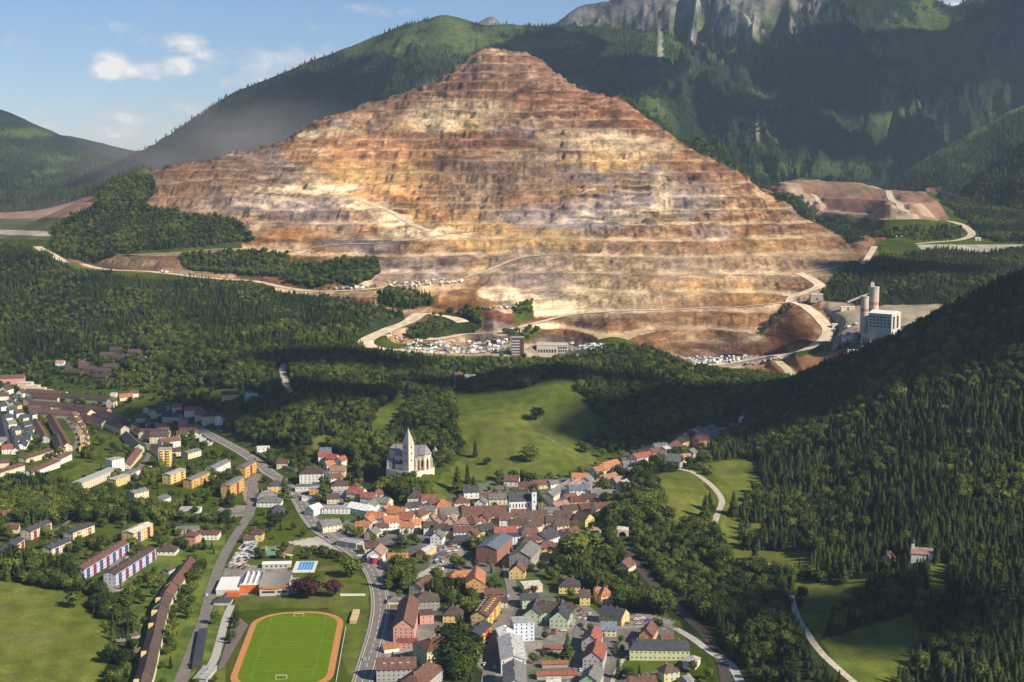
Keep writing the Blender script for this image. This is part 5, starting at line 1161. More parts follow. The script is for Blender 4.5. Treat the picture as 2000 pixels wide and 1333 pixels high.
for k,(px,py,cc,lb) in enumerate([(520,1078,(.5,.3,.08),'yellow ball catch frame at the left end of the green court'),(538,1078,(.5,.1,.08),'red ball catch frame at the right end of the green court')]):
    p=gp(px,py); m=MB(); m.box(-.15,.15,-3,3,0,3.5); m.box(-.1,2,-3,-2.8,0,.3); m.box(-.1,2,2.8,3,0,.3); o=m.build('ball_catch_frame',mat('painted_frame_%d'%k if False else ('yellow_paint' if k==0 else 'red_paint'),cc,.6,.05,1)); o.location=(p[0],p[1],p[2]+1.2); tag(o,lb,'sports frame')
# swimming pool
q,p=rect_px(596,1108,19,34,2); sheet('pool_deck',q,p[2]+.3,mat('pool_paving',(.62,.58,.52),.8,.1,.5)); q2,p2=rect_px(598,1106,12.5,24,2); sheet('swimming_pool',q2,p[2]+.36,mat('pool_water',(.055,.30,.62),.08,.06,.3,spec=.5),'rectangular blue outdoor swimming pool with pale lane lines','swimming pool')
for i in range(1,5):
    a=R(2); x_=-6.25+i*2.5; P=[(p2[0]+xx*math.cos(a)-yy_*math.sin(a),p2[1]+xx*math.sin(a)+yy_*math.cos(a),p[2]+.42) for xx,yy_ in ((x_-.12,-12),(x_+.12,-12),(x_+.12,12),(x_-.12,12))]
    o=obj('lane_line',mesh('lane_line',P,[(0,1,2,3)],M_white),bpy.data.objects['swimming_pool'])
s0=gp(582,1092); m=MB(); m.tube([(0,0,4.2),(3,-1,3.6),(6,0,2.8),(7,3,2),(4.5,5,1.3),(2,6,.6)],.55,8); o=m.build('water_slide',mat('slide_yellow',(.70,.55,.08),.4,.05,1)); o.location=(s0[0]-12,s0[1],s0[2]+.4); tag(o,'curling yellow water slide beside the blue swimming pool','water slide')
m=MB(); m.cyl(0,0,0,4.5,.25,.25,6); m.cyl(6,0,0,2.8,.2,.2,6); o2=m.build('slide_post',M_white,o)
occ(p[0],p[1],22)
# indoor pool and leisure hall
p=gp(498,1163); e=empty('leisure_hall',p,R(4)); tag(e,'low white leisure hall with orange trim, sawtooth skylights and grey curved roof','sports hall')
M_or=mat('orange_fascia',(.62,.15,.035),.6,.1,.5)
m=MB(); m.box(-31,-13,2,36,-2,4.2); m.build('flat_wing',M_cwall,e); m=MB(); m.box(-31.2,-12.8,1.8,36.2,4.22,4.7); m.build('flat_wing_roof',M_white,e)
m=MB(); m.box(-22,-12,-4,2,-1,3.4); m.build('entrance_porch',M_or,e)
m=MB(); m.box(-13,4,6,40,-2,6.6); m.build('hall_wall',M_or,e)
for i in range(4):
    x0=-13+i*4.25; m=MB(); m.add([(x0,5.8,6.62),(x0+4.2,5.8,6.62),(x0+3.6,5.8,8.6),(x0,40.2,6.62),(x0+4.2,40.2,6.62),(x0+3.6,40.2,8.6)],[(0,1,2),(3,5,4),(0,2,5,3),(2,1,4,5)]); s_=m.build('sawtooth_roof',M_white,e)
    m=MB(); m.add([(x0+.9,9,7.25),(x0+2.9,9,8.35),(x0+2.9,37,8.35),(x0+.9,37,7.25)],[(0,1,2,3)]); m.build('skylight',M_glass,s_)
m=MB(); m.box(4,27,-3,33,-2,6); m.build('main_hall_wall',M_cwall,e)
m=MB(); n_=9; v=[]
for i in range(n_): t=i/(n_-1); v+=[(3.5+24*t,-3.6,8.4-1.9*math.sin(t*math.pi)**1.0+1.2*t),(3.5+24*t,34,9.4-1.9*math.sin(t*math.pi)+1.2*t)]
m.add(v,[(2*i,2*i+2,2*i+3,2*i+1) for i in range(n_-1)]); m.build('curved_roof',mat('grey_brown_roofing',(.26,.235,.20),.9,.1,.2),e)
m=MB(); m.add([(x,y,z) for (x,y,z) in v[::2]]+[(x,y,z-1.5) for (x,y,z) in v[::2]],[(i+n_,i+1+n_,i+1,i) for i in range(n_-1)]); m.build('fascia',M_or,e)
for (x0,x1,zz) in ((6,16,2.5),(18,26,2.5)): m=MB(); m.box(x0,x1,-3.1,-2.9,zz,zz+1.6); m.build('window',M_glass,e)
m=MB(); m.box(27,33,2,26,-2,5.4); m.build('side_wing',M_cwall,e); m=MB(); m.box(26.9,33.3,1.7,26.3,5.42,5.9); m.build('side_wing_roof',mat('grey_flat_roof',(.3,.3,.3),.9,.1,.2),e)
for q in (-26,-18,-8,0,8,16,24,30):
    for w_ in (4,14,24,34): occ(p[0]+q,p[1]+w_,5)
p=gp(541,1108); e=empty('changing_block',p,R(4)); tag(e,'long white flat changing block behind the leisure hall','building'); m=MB(); m.box(-12,12,-4,4,-2,3.6); m.build('wall',M_cwall,e); m=MB(); m.box(-12.4,12.4,-4.4,4.4,3.62,4.0); m.build('roof',M_white,e)
for q in range(5): m=MB(); m.box(-9+q*4,-7.4+q*4,-4.1,-3.9,1.2,2.6); m.build('window',M_glass,e)
occ(p[0],p[1],12)
# retaining wall of the main road
Pz=[gp(*q) for q in [(498,884),(520,898),(548,912),(575,922),(582,922)]]; m=MB()
for i in range(len(Pz)-1):
    a_,b2=Pz[i],Pz[i+1]; m.add([(a_[0],a_[1],a_[2]-2),(b2[0],b2[1],b2[2]-2),(b2[0],b2[1],b2[2]+3.2),(a_[0],a_[1],a_[2]+3.2),(a_[0],a_[1]+.7,a_[2]-2),(b2[0],b2[1]+.7,b2[2]-2),(b2[0],b2[1]+.7,b2[2]+3.2),(a_[0],a_[1]+.7,a_[2]+3.2)],[(0,1,2,3),(3,2,6,7),(5,4,7,6),(1,5,6,2),(4,0,3,7)])
o=m.build('retaining_wall',M_conc); tag(o,'long grey retaining wall above the upper main road','wall')
# footbridge-like concrete strips beside road: white wall, timber stage
p=gp(689,1164); m=MB(); m.box(-10,10,-.4,.4,-.5,1.6); o=m.build('garden_wall',M_white); o.location=p; tag(o,'short white wall across the grass strip left of the main road','wall')
p=gp(693,1205,1); m=MB(); m.box(-2.3,2.3,-13,13,-.5,2.2); m.box(-2.6,2.6,-13.3,13.3,2.2,2.5); o=m.build('timber_shelter',mat('pale_timber',(.50,.38,.22),.9,.15,.8)); o.location=p; tag(o,'long narrow pale timber shelter left of the main road below the white wall','shelter'); occ(p[0],p[1],8)
# tunnel portal
p=gp(1216,1054); e=empty('tunnel_portal',(p[0],p[1]+3,p[2]),math.atan2(-p[0],p[1])); tag(e,'stone tunnel mouth with dark arch where the railway enters the wooded hill','tunnel')
m=MB(); ar=[(3.3*math.cos(a),2.9+3.3*math.sin(a)) for a in np.linspace(0,math.pi,11)]
inn=[(3.3,-1)]+ar+[(-3.3,-1)]; out=[(5.6,-1),(5.6,7.6),(3.6,8),(0,8.2),(-3.6,8),(-5.6,7.6),(-5.6,-1)]
v=[(x,0,z) for x,z in inn]+[(x,0,z) for x,z in out]; ni=len(inn)
m.add([(x,0,z) for x,z in inn+out[::-1]],[tuple(range(ni+len(out)))]); m.add([(x,0,z) for x,z in inn]+[(x,14,z) for x,z in inn],[(i,i+1,ni+i+1,ni+i) for i in range(ni-1)]); m.add([(x,0,z) for x,z in out]+[(x,14,z) for x,z in out],[(i,i+1,7+i+1,7+i) for i in range(6)]); m.build('portal_wall',M_stone,e)
m=MB(); m.add([(-3.4,13,-1),(3.4,13,-1),(3.4,13,6.5),(-3.4,13,6.5)],[(0,1,2,3)]); m.build('tunnel_dark',M_dark,e); occ(p[0],p[1],9); 
for q in range(0,26,3): occ(p[0]+q*.1,p[1]-q,6)
# radio mast
p=gp(888,758); e=empty('radio_mast',p); tag(e,'thin white radio mast standing in the woods above the central meadow','mast')
m=MB(); 
for a in range(3): m.tube([(.9*math.cos(a*2.09),.9*math.sin(a*2.09),-1),(.35*math.cos(a*2.09),.35*math.sin(a*2.09),30)],.12,5)
for k in range(14): 
    z=k*2.1; r_=.9-.55*z/30; m.tube([(r_,0,z),(-.5*r_,.87*r_,z+1.05),(-.5*r_,-.87*r_,z+2.1),(r_,0,z+2.1)],.06,4)
m.build('lattice',M_white,e); m=MB(); m.cyl(0,0,30,34,.1,.04,5); m.build('antenna',M_white,e)
m=MB(); m.box(-2,2,-1.5,1.5,-1,2.6); m.box(-2.3,2.3,-1.8,1.8,2.6,2.8); m.build('equipment_hut',M_white,e); 
for q in range(0,30,4): occ(p[0],p[1]-q,4)
# visitor centre of the quarry
p=PVZ; e=empty('visitor_centre',(p[0],p[1],p[2])); tag(e,'large white visitor centre block with flat roof at the foot of the quarry','building')
m=MB(); m.box(-25,23,0,30,-6,18); m.build('wall',M_cwall,e); m=MB(); m.box(-25.4,23.4,-.4,30.4,18.02,18.8); m.box(-16,-8,10,16,18.8,20.6); m.build('roof',mat('sandy_roof',(.52,.46,.36),.9,.1,.1),e)
for r_ in range(3):
    for q in range(4): m=MB(); m.box(8+q*3.6,10.4+q*3.6,-.15,.05,3+r_*5,6.2+r_*5); m.build('window',M_glass,e)
for q in range(7): m=MB(); m.box(-23+q*4.2,-20.4+q*4.2,-.15,.05,7,12); m.build('window',M_glass,e)
m=MB(); m.box(-34,-25,4,22,-6,9); m.build('link_wing',wmat('C'),e); m=MB(); m.box(-34,-25,3.6,22.4,9.02,9.6); m.build('link_roof',M_cwall,e)
p2_=gp(1011,697,0,2000); e=empty('office_tower',(p2_[0],p2_[1],p2_[2])); tag(e,'dark red brown office tower with white bands left of the visitor centre','building')
m=MB(); m.box(-9,9,0,16,-6,27); m.build('wall',M_brown,e); m=MB(); m.box(-9.3,9.3,-.3,16.3,27.02,27.7); m.build('roof',mat('grey_flat_roof',(.3,.3,.3),.9,.1,.2),e)
for r_ in range(6): m=MB(); m.box(-8.6,3,-.2,.05,2+r_*4,4+r_*4); m.build('window_band',mat('pale_glass_band',(.45,.47,.50),.3,.1,.3),e)
# ore plant with silos
p=PLZ; e=empty('ore_plant',(p[0],p[1],p[2]),R(-38)); tag(e,'tall pale ore plant block with rows of windows and skylight roof right of the quarry','industrial building')
m=MB(); m.box(-22,14,0,34,-8,42); m.build('wall',M_cwall,e); m=MB(); m.add([(-22.4,-.4,42.02),(14.4,-.4,42.02),(14.4,17,45.5),(-22.4,17,45.5),(14.4,34.4,42.02),(-22.4,34.4,42.02)],[(0,1,2,3),(3,2,4,5),(1,4,2),(0,3,5)]); m.build('roof',M_white,e)
for r_ in range(4):
    for q in range(6): m=MB(); x0=-20+q*5.6; m.box(x0,x0+3.6,-.2,.05,22+r_*4.6,24+r_*4.6); m.build('window',M_glass,e)
for q in range(2): m=MB(); m.box(13.95,14.2,5+q*14,11+q*14,20,38); m.build('tall_window',M_glass,e)
m=MB(); m.box(-34,-22,4,18,-8,9); m.build('side_wing',wmat('E'),e); m=MB(); m.box(-34.3,-22,3.7,18.3,9.02,9.6); m.build('side_roof',M_cwall,e)
m=MB(); a_=[(14,20,22),(60,22,16)]; m.box(14,60,24,28,14,17); 
for q in (26,40,54): m.box(q,q+1,25,27,-12,14)
m.build('conveyor_gallery',mat('bluish_cladding',(.45,.50,.55),.6,.1,.2),e)
for (px,dx,h,r_,lb) in ((1708,0,76,7.2,'taller concrete silo with rusty band rising behind the ore plant'),(1690,0,62,6.2,'shorter concrete silo left of the taller silo behind the ore plant')):
    q=gp(px,672,0,1900); x_=q[0]*1.022; y_=p[1]+46; e2=empty('silo',(x_,y_,p[2])); tag(e2,lb,'silo','silos of the ore plant'); h_=h
    m=MB(); m.cyl(0,0,-6,h_,r_,r_,20); m.build('shell',M_silo,e2)
    m=MB(); m.cyl(0,0,h_*.66,h_*.72,r_+.1,r_+.1,20,cap=False); m.build('rust_band',mat('rusty_band',(.42,.20,.12),.9,.15,.3),e2)
    m=MB(); m.cyl(0,0,h_+.02,h_+1.2,r_+.4,r_+.4,20); m.build('cap',M_silo,e2)
    if h>70: m=MB(); m.box(-6,-.5,-3,3,h_+1.2,h_+7); m.box(-4.5,-3,-1,1,h_+7,h_+9); m.build('head_house',M_cwall,e2)
    else: 
        m=MB(); m.add([(-26,-2,h_-9),(-26,2,h_-9),(6,2,h_+4),(6,-2,h_+4),(-26,-2,h_-6.6),(-26,2,h_-6.6),(6,2,h_+6.4),(6,-2,h_+6.4)],[(0,1,2,3),(7,6,5,4),(0,3,7,4),(2,1,5,6),(1,0,4,5),(3,2,6,7)]); m.build('inclined_gallery',M_cwall,e2)
for (px,py,L_,w,h,wl,rf,lb) in ((1594,586,20,12,9,'S','cr','small brown grey shed above the bend of the right haul road'),(1655,668,14,9,8,'W','lg','small white shed at the left foot of the ore plant'),(1909,470,12,9,5,'C','cr','tiny pale hut at the end of the heap road'),(1718,470,22,7,4,'R','rd','small red shed on the level behind the wooded spur'),(1755,462,14,9,4,'W','wh','small white shed right of the red shed behind the wooded spur'),(1632,640,12,8,5,'C','cr','pale shed beside the heaps left of the ore plant'),(1655,605,22,10,4,'C','cr','long pale loading shed left of the silos'),(1670,690,22,7,4,'W','lg','long low white shed below the ore plant')):
    q=gp(px,py,0,1900); e=empty('shed',q); tag(e,lb,'shed'); m=MB(); m.box(-L_/2,L_/2,-w/2,w/2,-4,h); m.build('wall',wmat(wl),e); m=MB(); m.add([(-L_/2-.4,-w/2-.4,h+.02),(L_/2+.4,-w/2-.4,h+.02),(L_/2+.4,0,h+1.6),(-L_/2-.4,0,h+1.6),(L_/2+.4,w/2+.4,h+.02),(-L_/2-.4,w/2+.4,h+.02)],[(0,1,2,3),(3,2,4,5),(1,4,2),(0,3,5)]); m.build('roof',rmat(rf),e)
    m=MB(); m.box(-1.4,1.4,-w/2-.1,-w/2+.1,0,3); m.build('door',M_dark,e)
# pond in the pit
q=[gp(a,b,0,1900)[:2] for a,b in [(1395,698),(1412,694),(1440,692),(1462,693),(1455,697),(1425,699)]]; zp=max(zat([t[0] for t in q],[t[1] for t in q]))+.4; sheet('pond_water',q,float(zp),mat('pond_green',(.10,.16,.12),.12,.1,.1,spec=.5))
# ---- vehicles
VC={'white':(.72,.72,.72),'silver':(.45,.46,.48),'black':(.03,.03,.035),'red':(.42,.04,.03),'blue':(.06,.12,.32),'dark grey':(.10,.10,.11)}
def car_mesh():
    b=MB(); # body with hood and boot lines
    P=[(-2.15,.35),(-2.1,.85),(-1.3,.95),(-.75,1.42),(.75,1.45),(1.35,.98),(2.1,.85),(2.15,.35)]
    n_=len(P); v=[(x,-.85,z) for x,z in P]+[(x,.85,z) for x,z in P]; b.add(v,[tuple(range(n_)),tuple(range(2*n_-1,n_-1,-1))]+[(i,i+n_,(i+1)%n_+n_,(i+1)%n_) for i in range(n_)])
    g=MB(); g.box(-.95,1.05,-.87,.87,1.0,1.32); g.add([(-1.33,-.72,.99),(-1.33,.72,.99),(-.78,.68,1.40),(-.78,-.68,1.40),(1.38,-.72,1.0),(1.38,.72,1.0),(.8,.68,1.43),(.8,-.68,1.43)],[(3,2,1,0),(4,5,6,7)])
    w=MB()
    for x in (-1.35,1.35):
        for y in (-.8,.62):
            for i in range(1): w.add([(x+.33*math.cos(a),y,.33+.33*math.sin(a)) for a in np.linspace(0,6.283,11)[:-1]]+[(x+.33*math.cos(a),y+.2,.33+.33*math.sin(a)) for a in np.linspace(0,6.283,11)[:-1]],[tuple(range(9,-1,-1)),tuple(range(10,20))]+[(i,(i+1)%10,10+(i+1)%10,10+i) for i in range(10)])
    return b,g,w
cb_,cg_,cw_=car_mesh(); M_tyre=mat('tyre_rubber',(.02,.02,.02),.8,.1,1)
CARB={k:mesh('car_body',cb_.v,cb_.f,mat(k.replace(' ','_')+'_car_paint',c_,.3,.05,.5,spec=.5)) for k,c_ in VC.items()}; CARG=mesh('car_glass',cg_.v,cg_.f,M_glass); 
whl=MB(); whl.add(cw_.v[:20],cw_.f[:12]); WHM=mesh('wheel',[(x+1.35,y+.8,z) for x,y,z in whl.v],whl.f,M_tyre)
def car(x,y,rz,col,label,group):
    e=empty('parked_car',(x,y,z1(x,y)+.36),rz); e.scale=(1.05,1.05,1.05); tag(e,label,'car',group); obj('body',CARB[col],e); obj('windows',CARG,e)
    for a in (-1.35,1.35):
        for b in (-.8,.62): obj('wheel',WHM,e,(a,b,0))
rc_=random.Random(5)
COLS=['white','silver','black','red','blue','dark grey','white','silver','dark grey']
for (poly,n_,ang,where) in [([(445,1110),(470,1068),(503,1047),(505,1062),(480,1112)],34,75,'on the gravel lot left of the pool hall'),([(845,1100),(853,1078),(882,1062),(903,1062),(900,1078),(868,1105)],22,30,'on the car park behind the brick school'),([(700,1075),(720,1085),(722,1100),(700,1092)],5,10,'by the petrol station'),([(1110,1225),(1135,1190),(1150,1195),(1140,1225)],6,60,'by the pale green gabled building'),([(1075,1245),(1060,1222),(1100,1218),(1108,1240)],5,10,'on the small car park by the pale blue block'),([(1255,1205),(1310,1215),(1300,1225),(1215,1222)],6,10,'on the yard behind the orange house'),([(225,1120),(245,1078),(255,1085),(232,1130)],7,60,'between the lilac apartment blocks'),([(270,928),(292,905),(297,915),(280,932)],8,60,'beside the curved estate road')]:
    xs=[p[0] for p in poly];ys=[p[1] for p in poly]; done=[]; tr=0
    while len(done)<n_ and tr<900:
        tr+=1; a,b=rc_.uniform(min(xs),max(xs)),rc_.uniform(min(ys),max(ys))
        if not inpoly([a],[b],poly)[0]: continue
        p=gp(a,b)
        if any(abs(p[0]-d[0])<2.6 and abs(p[1]-d[1])<5.4 or math.hypot(p[0]-d[0],p[1]-d[1])<3.2 for d in done): continue
        done.append(p); cl_=rc_.choice(COLS); car(p[0],p[1],R(ang+rc_.choice((0,90,180,0))+rc_.uniform(-4,4)),cl_,'%s car parked %s'%(cl_,where),'cars parked '+where); occ(p[0],p[1],3)
for (rd,n_,where) in (('main_road',5,'driving along the main road'),('town_street',12,'standing along the town street'),('left_road',3,'on the left road'),('east_street',6,'on the street by the garden sheds')):
    S,w=ROADLINES[rd]
    for k in range(n_):
        i=int(len(S)*(.06+.86*k/n_)+rc_.uniform(0,4)); d=S[i+1]-S[i]; d/=np.linalg.norm(d); s=rc_.choice((-1,1))*(w*.25 if rd!='town_street' else w*.40); cl_=rc_.choice(COLS)
        car(S[i][0]+d[1]*s,S[i][1]-d[0]*s,math.atan2(d[1],d[0]),cl_,'%s car %s, number %s from below'%(cl_,where,['one','two','three','four','five','six','seven','eight','nine','ten','eleven','twelve'][k]) if False else '%s car %s, %s from the bottom'%(cl_,where,['first']+ORD[1:12] and (['first']+ORD[1:])[k]),'cars '+where)
# lorry in the car park, bus shape
p=gp(857,1119); e=empty('delivery_lorry',(p[0],p[1],p[2]+.3),R(62)); tag(e,'long yellow lorry parked at the lower end of the car park','lorry'); m=MB(); m.box(-5.5,4,-1.3,1.3,.9,3.8); m.build('cargo_box',wmat('Y'),e); m=MB(); m.box(4.15,6,-1.2,1.2,.6,3.0); m.build('cab',M_white,e)
for x_ in (-4,-2.6,5): 
    for y_ in (-1.25,.95): o=obj('wheel',WHM,e,(x_,y_,0)); o.scale=(1.5,1.5,1.5)
# the crowded camps in the quarry: vans, cars and tents, each one standing alone
def van_mesh(col,roof):
    b=MB(); b.box(-2.9,1.7,-1.1,1.1,.5,2.8,0); b.add([(1.7,-1.1,.5),(3.0,-1.05,.5),(3.0,-1.05,1.2),(2.2,-1.05,2.1),(1.7,-1.1,2.8),(1.7,1.1,.5),(3.0,1.05,.5),(3.0,1.05,1.2),(2.2,1.05,2.1),(1.7,1.1,2.8)],[(0,1,2,3,4),(9,8,7,6,5),(1,6,7,2),(2,7,8,3),(3,8,9,4)],0); b.add([(2.95,-1,1.28),(2.95,1,1.28),(2.3,.95,2.05),(2.3,-.95,2.05)],[(0,1,2,3)],1); b.box(-2.2,1,-1.13,1.13,1.6,2.2,1)
    for x in (-1.8,2.0):
        for y in (-1.12,.85): b.box(x-.35,x+.35,y,y+.27,.05,.7,2)
    return mesh('camper_van',b.v,b.f,[mat(col+'_van_paint',VC[col],.4,.05,.5),M_glass,M_tyre],b.mi)
VAN={k:van_mesh(k,0) for k in ('white','silver','blue')}
def scar_mesh(col):
    b=MB(); b.add(cb_.v,cb_.f,0); b.add(cg_.v,cg_.f,1); b.add(cw_.v,cw_.f,2); return mesh('camp_car',b.v,b.f,[mat(col.replace(' ','_')+'_car_paint',VC[col]),M_glass,M_tyre],b.mi)
SC={k:scar_mesh(k) for k in VC}
TC={'white':(.75,.74,.70),'orange':(.45,.22,.10),'beige':(.52,.45,.34),'blue':(.20,.24,.32),'green':(.16,.20,.13)}
def tent_mesh(c_):
    b=MB(); b.add([(-3,-2,0),(3,-2,0),(3,2,0),(-3,2,0),(-3,-2,1.7),(3,-2,1.7),(3,2,1.7),(-3,2,1.7),(-2.2,0,3.2),(2.2,0,3.2)],[(0,1,5,4),(1,2,6,5),(2,3,7,6),(3,0,4,7),(4,5,9,8),(5,6,9),(6,7,8,9),(7,4,8)],0); return mesh('tent',b.v,b.f,mat(c_+'_tent_cloth',TC[c_],.8,.08,.5),b.mi)
TN={k:tent_mesh(k) for k in TC}
for (poly,n_,where) in [([(795,684),(815,672),(1000,664),(1000,690),(900,692),(800,690)],118,'in the big camp left of the visitor centre'),([(1112,690),(1118,672),(1190,674),(1150,688)],26,'in the camp right of the visitor centre'),([(1338,713),(1345,700),(1400,700),(1455,698),(1440,710)],56,'in the pit camp below the pond'),([(640,563),(760,553),(905,545),(910,553),(780,566),(650,570)],58,'along the upper quarry bench'),([(780,484),(850,530),(900,540),(880,545),(700,552),(720,540)],0,''),([(745,660),(760,655),(830,668),(800,676)],12,'beside the hairpin bend'),([(1620,640),(1680,625),(1690,660),(1640,665)],8,'beside the ore plant'),([(300,530),(420,539),(420,545),(300,535)],7,'along the left haul road'),([(1440,716),(1560,690),(1565,694),(1450,720)],6,'along the lower right haul road'),([(925,605),(1010,598),(1010,602),(925,609)],12,'on the bench above the round wood')]:
    xs=[p[0] for p in poly];ys=[p[1] for p in poly]; done=[]; tr=0
    while len(done)<n_ and tr<2500:
        tr+=1; a,b=rc_.uniform(min(xs),max(xs)),rc_.uniform(min(ys),max(ys))
        if not inpoly([a],[b],poly)[0]: continue
        p=gp(a,b,0,1950)
        if any(math.hypot(p[0]-d[0],p[1]-d[1])<4.6 for d in done): continue
        if abs(p[0]-PVZ[0])<36 and -2<p[1]-PVZ[1]<32: continue
        done.append(p); k=rc_.random(); rz=rc_.uniform(0,6.28)
        if k<.42: cl_=rc_.choice(('white','white','white','silver')); o=obj('camper_van',VAN[cl_],None,(p[0],p[1],p[2]+.9),rz); tag(o,'small %s camper van parked %s'%(cl_,where),'camper van','camper vans parked '+where); o.scale=(1.2,1.2,1.2)
        elif k<.72: cl_=rc_.choice(('white','silver','dark grey','red','white')); o=obj('parked_car',SC[cl_],None,(p[0],p[1],p[2]+.9),rz); tag(o,'small %s car parked %s'%(cl_,where),'car','cars parked '+where); o.scale=(1.2,1.2,1.2)
        else: cl_=rc_.choice(('white','white','white','beige','beige','orange','blue','green')); o=obj('tent',TN[cl_],None,(p[0],p[1],p[2]+.8),rz); tag(o,'small %s tent pitched %s'%(cl_,where),'tent','tents pitched '+where)
p=gp(1014,686,0,1950)

# coloured balcony panels of the apartment blocks
PC={'blue':(.07,.10,.26),'magenta':(.26,.05,.14),'orange':(.62,.30,.06),'yellow':(.70,.48,.08),'red':(.35,.06,.05)}
for hrec in list(HOUSES):
    lb=hrec[6] or ''; e=hrec[0]
    if 'lilac' in lb: seq=('blue','magenta')
    elif 'yellow apartment' in lb or 'bright yellow' in lb: seq=('yellow','orange')
    elif 'orange apartment' in lb: seq=('yellow','red')
    elif lb.startswith('cream block with dark') or lb.startswith('cream two storey'): seq=('red','red')
    elif 'tower block' in lb: seq=('yellow','yellow')
    else: continue
    wl=[c_ for c_ in e.children if c_.name.startswith('wall')][0]; vv=[v.co for v in wl.data.vertices]; L_=max(v[0] for v in vv); w_=max(v[1] for v in vv); h_=sorted(v[2] for v in vv)[len(vv)//2+1 if len(vv)>8 else -1]; h_=min(h_,max(v[2] for v in vv))
    n_=max(2,int(L_*2/11))
    for k in range(n_):
        m=MB(); x0=-L_+ (k+.5)*2*L_/n_-1.7; m.box(x0,x0+3.4,-w_-1.15,-w_-.0,.6,h_-.9); 
        for z in np.arange(1.6,h_-1.2,2.9): pass
        m.build('balcony_panel',mat(seq[k%2]+'_panel',PC[seq[k%2]],.8,.08,.5),e)
        for z in np.arange(2.1,h_-1.4,2.9): g=MB(); g.box(x0+.3,x0+3.1,-w_-1.2,-w_-1.12,float(z),float(z)+1.1); g.build('window',M_glass,e)
# street lamps along the main road
S,w=ROADLINES['main_road']; k=0; lm=MB(); lm.cyl(0,0,0,8,.13,.08,6); LMP=mesh('lamp_post',lm.v,lm.f,M_rail); lm=MB(); lm.tube([(0,0,7.9),(1.2,0,8.4),(2.3,0,8.4)],.07,5); lm.box(1.8,2.8,-.2,.2,8.3,8.5); LMA=mesh('lamp_arm',lm.v,lm.f,M_conc)
for i in range(4,len(S)-4,6):
    d=S[i+1]-S[i]; d/=np.linalg.norm(d); s=1 if k%2 else -1; x_=S[i][0]+d[1]*s*7.6; y_=S[i][1]-d[0]*s*7.6
    e=empty('street_lamp',(x_,y_,z1(x_,y_)),math.atan2(d[0]*s,-d[1]*s)); tag(e,'grey street lamp along the curved main road','street lamp','street lamps along the main road'); obj('post',LMP,e); obj('arm',LMA,e); k+=1

for hrec in HOUSES:
    if 'round red bay' in (hrec[6] or ''):
        e=hrec[0]; m=MB(); m.cyl(0,0,-2,5.6,3.4,3.4,16,0); o=m.build('bay',mat('red_bay_paint',(.36,.03,.05),.6,.08,.5),e); o.location=(-10.5,0,0) if math.cos(e.rotation_euler.z)*0-math.sin(e.rotation_euler.z)*-1>0 else (10.5,0,0)
        m=MB(); m.cyl(0,0,5.6,6.0,3.7,3.7,16,0); m.build('bay_roof',M_white,o)
# ------------------------------------------------------------ trees
tt=(Z-CAMZ)/Yg; cmx=np.maximum.accumulate(tt,axis=1)
def visible(x,y,h):
    u=x/y; yb=y*0.985-4; c_=bil(cmx,U,Yr,u,np.maximum(yb,Yr[0])); t=(zat(x,y)+h-CAMZ)/y
    return t>c_-0.0005
def foliage_mat(name,ca,cb,cc):
    m=bpy.data.materials.new(name); m.use_nodes=True; n=m.node_tree.nodes; l=m.node_tree.links; b=n['Principled BSDF']; b.inputs['Roughness'].default_value=.8; b.inputs['Specular IOR Level'].default_value=.04
    oi=n.new('ShaderNodeObjectInfo'); cr=n.new('ShaderNodeValToRGB'); cr.color_ramp.elements[0].color=(*ca,1); cr.color_ramp.elements[1].color=(*cb,1); e=cr.color_ramp.elements.new(.93); e.color=(*cc,1)
    cr.color_ramp.elements[1].position=.8 if cr.color_ramp.elements[1].position<.9 else 1.0
    g=n.new('ShaderNodeNewGeometry'); t=n.new('ShaderNodeTexNoise'); t.inputs['Scale'].default_value=.009; t.inputs['Detail'].default_value=3; l.new(g.outputs['Position'],t.inputs['Vector'])
    mr=n.new('ShaderNodeMapRange'); mr.inputs[1].default_value=.35; mr.inputs[2].default_value=.65; mr.inputs[3].default_value=-.25; mr.inputs[4].default_value=.25; l.new(t.outputs[0],mr.inputs[0])
    ad=n.new('ShaderNodeMath'); ad.operation='MULTIPLY_ADD'; l.new(oi.outputs['Random'],ad.inputs[0]); ad.inputs[1].default_value=.75; l.new(mr.outputs[0],ad.inputs[2]); ad2=n.new('ShaderNodeMath'); ad2.operation='ADD'; ad2.inputs[1].default_value=.1; ad2.use_clamp=True; l.new(ad.outputs[0],ad2.inputs[0]); l.new(ad2.outputs[0],cr.inputs[0])
    t2=n.new('ShaderNodeTexNoise'); t2.inputs['Scale'].default_value=.9; l.new(g.outputs['Position'],t2.inputs['Vector']); mr3=n.new('ShaderNodeMapRange'); mr3.inputs[1].default_value=.3; mr3.inputs[2].default_value=.7; mr3.inputs[3].default_value=.6; mr3.inputs[4].default_value=1.4; l.new(t2.outputs[0],mr3.inputs[0])
    vm=n.new('ShaderNodeVectorMath'); vm.operation='SCALE'; l.new(cr.outputs[0],vm.inputs[0]); l.new(mr3.outputs[0],vm.inputs['Scale']); l.new(vm.outputs[0],b.inputs['Base Color'])
    return m
M_con=foliage_mat('spruce_needles',(.007,.016,.008),(.026,.045,.014),(.066,.086,.022))
M_bro=foliage_mat('broad_leaves',(.014,.031,.009),(.052,.082,.018),(.14,.165,.032))
M_red=foliage_mat('copper_leaves',(.035,.014,.016),(.06,.022,.022),(.07,.03,.03))
M_bark=mat('bark',(.085,.062,.045),.95,.25,1.5)
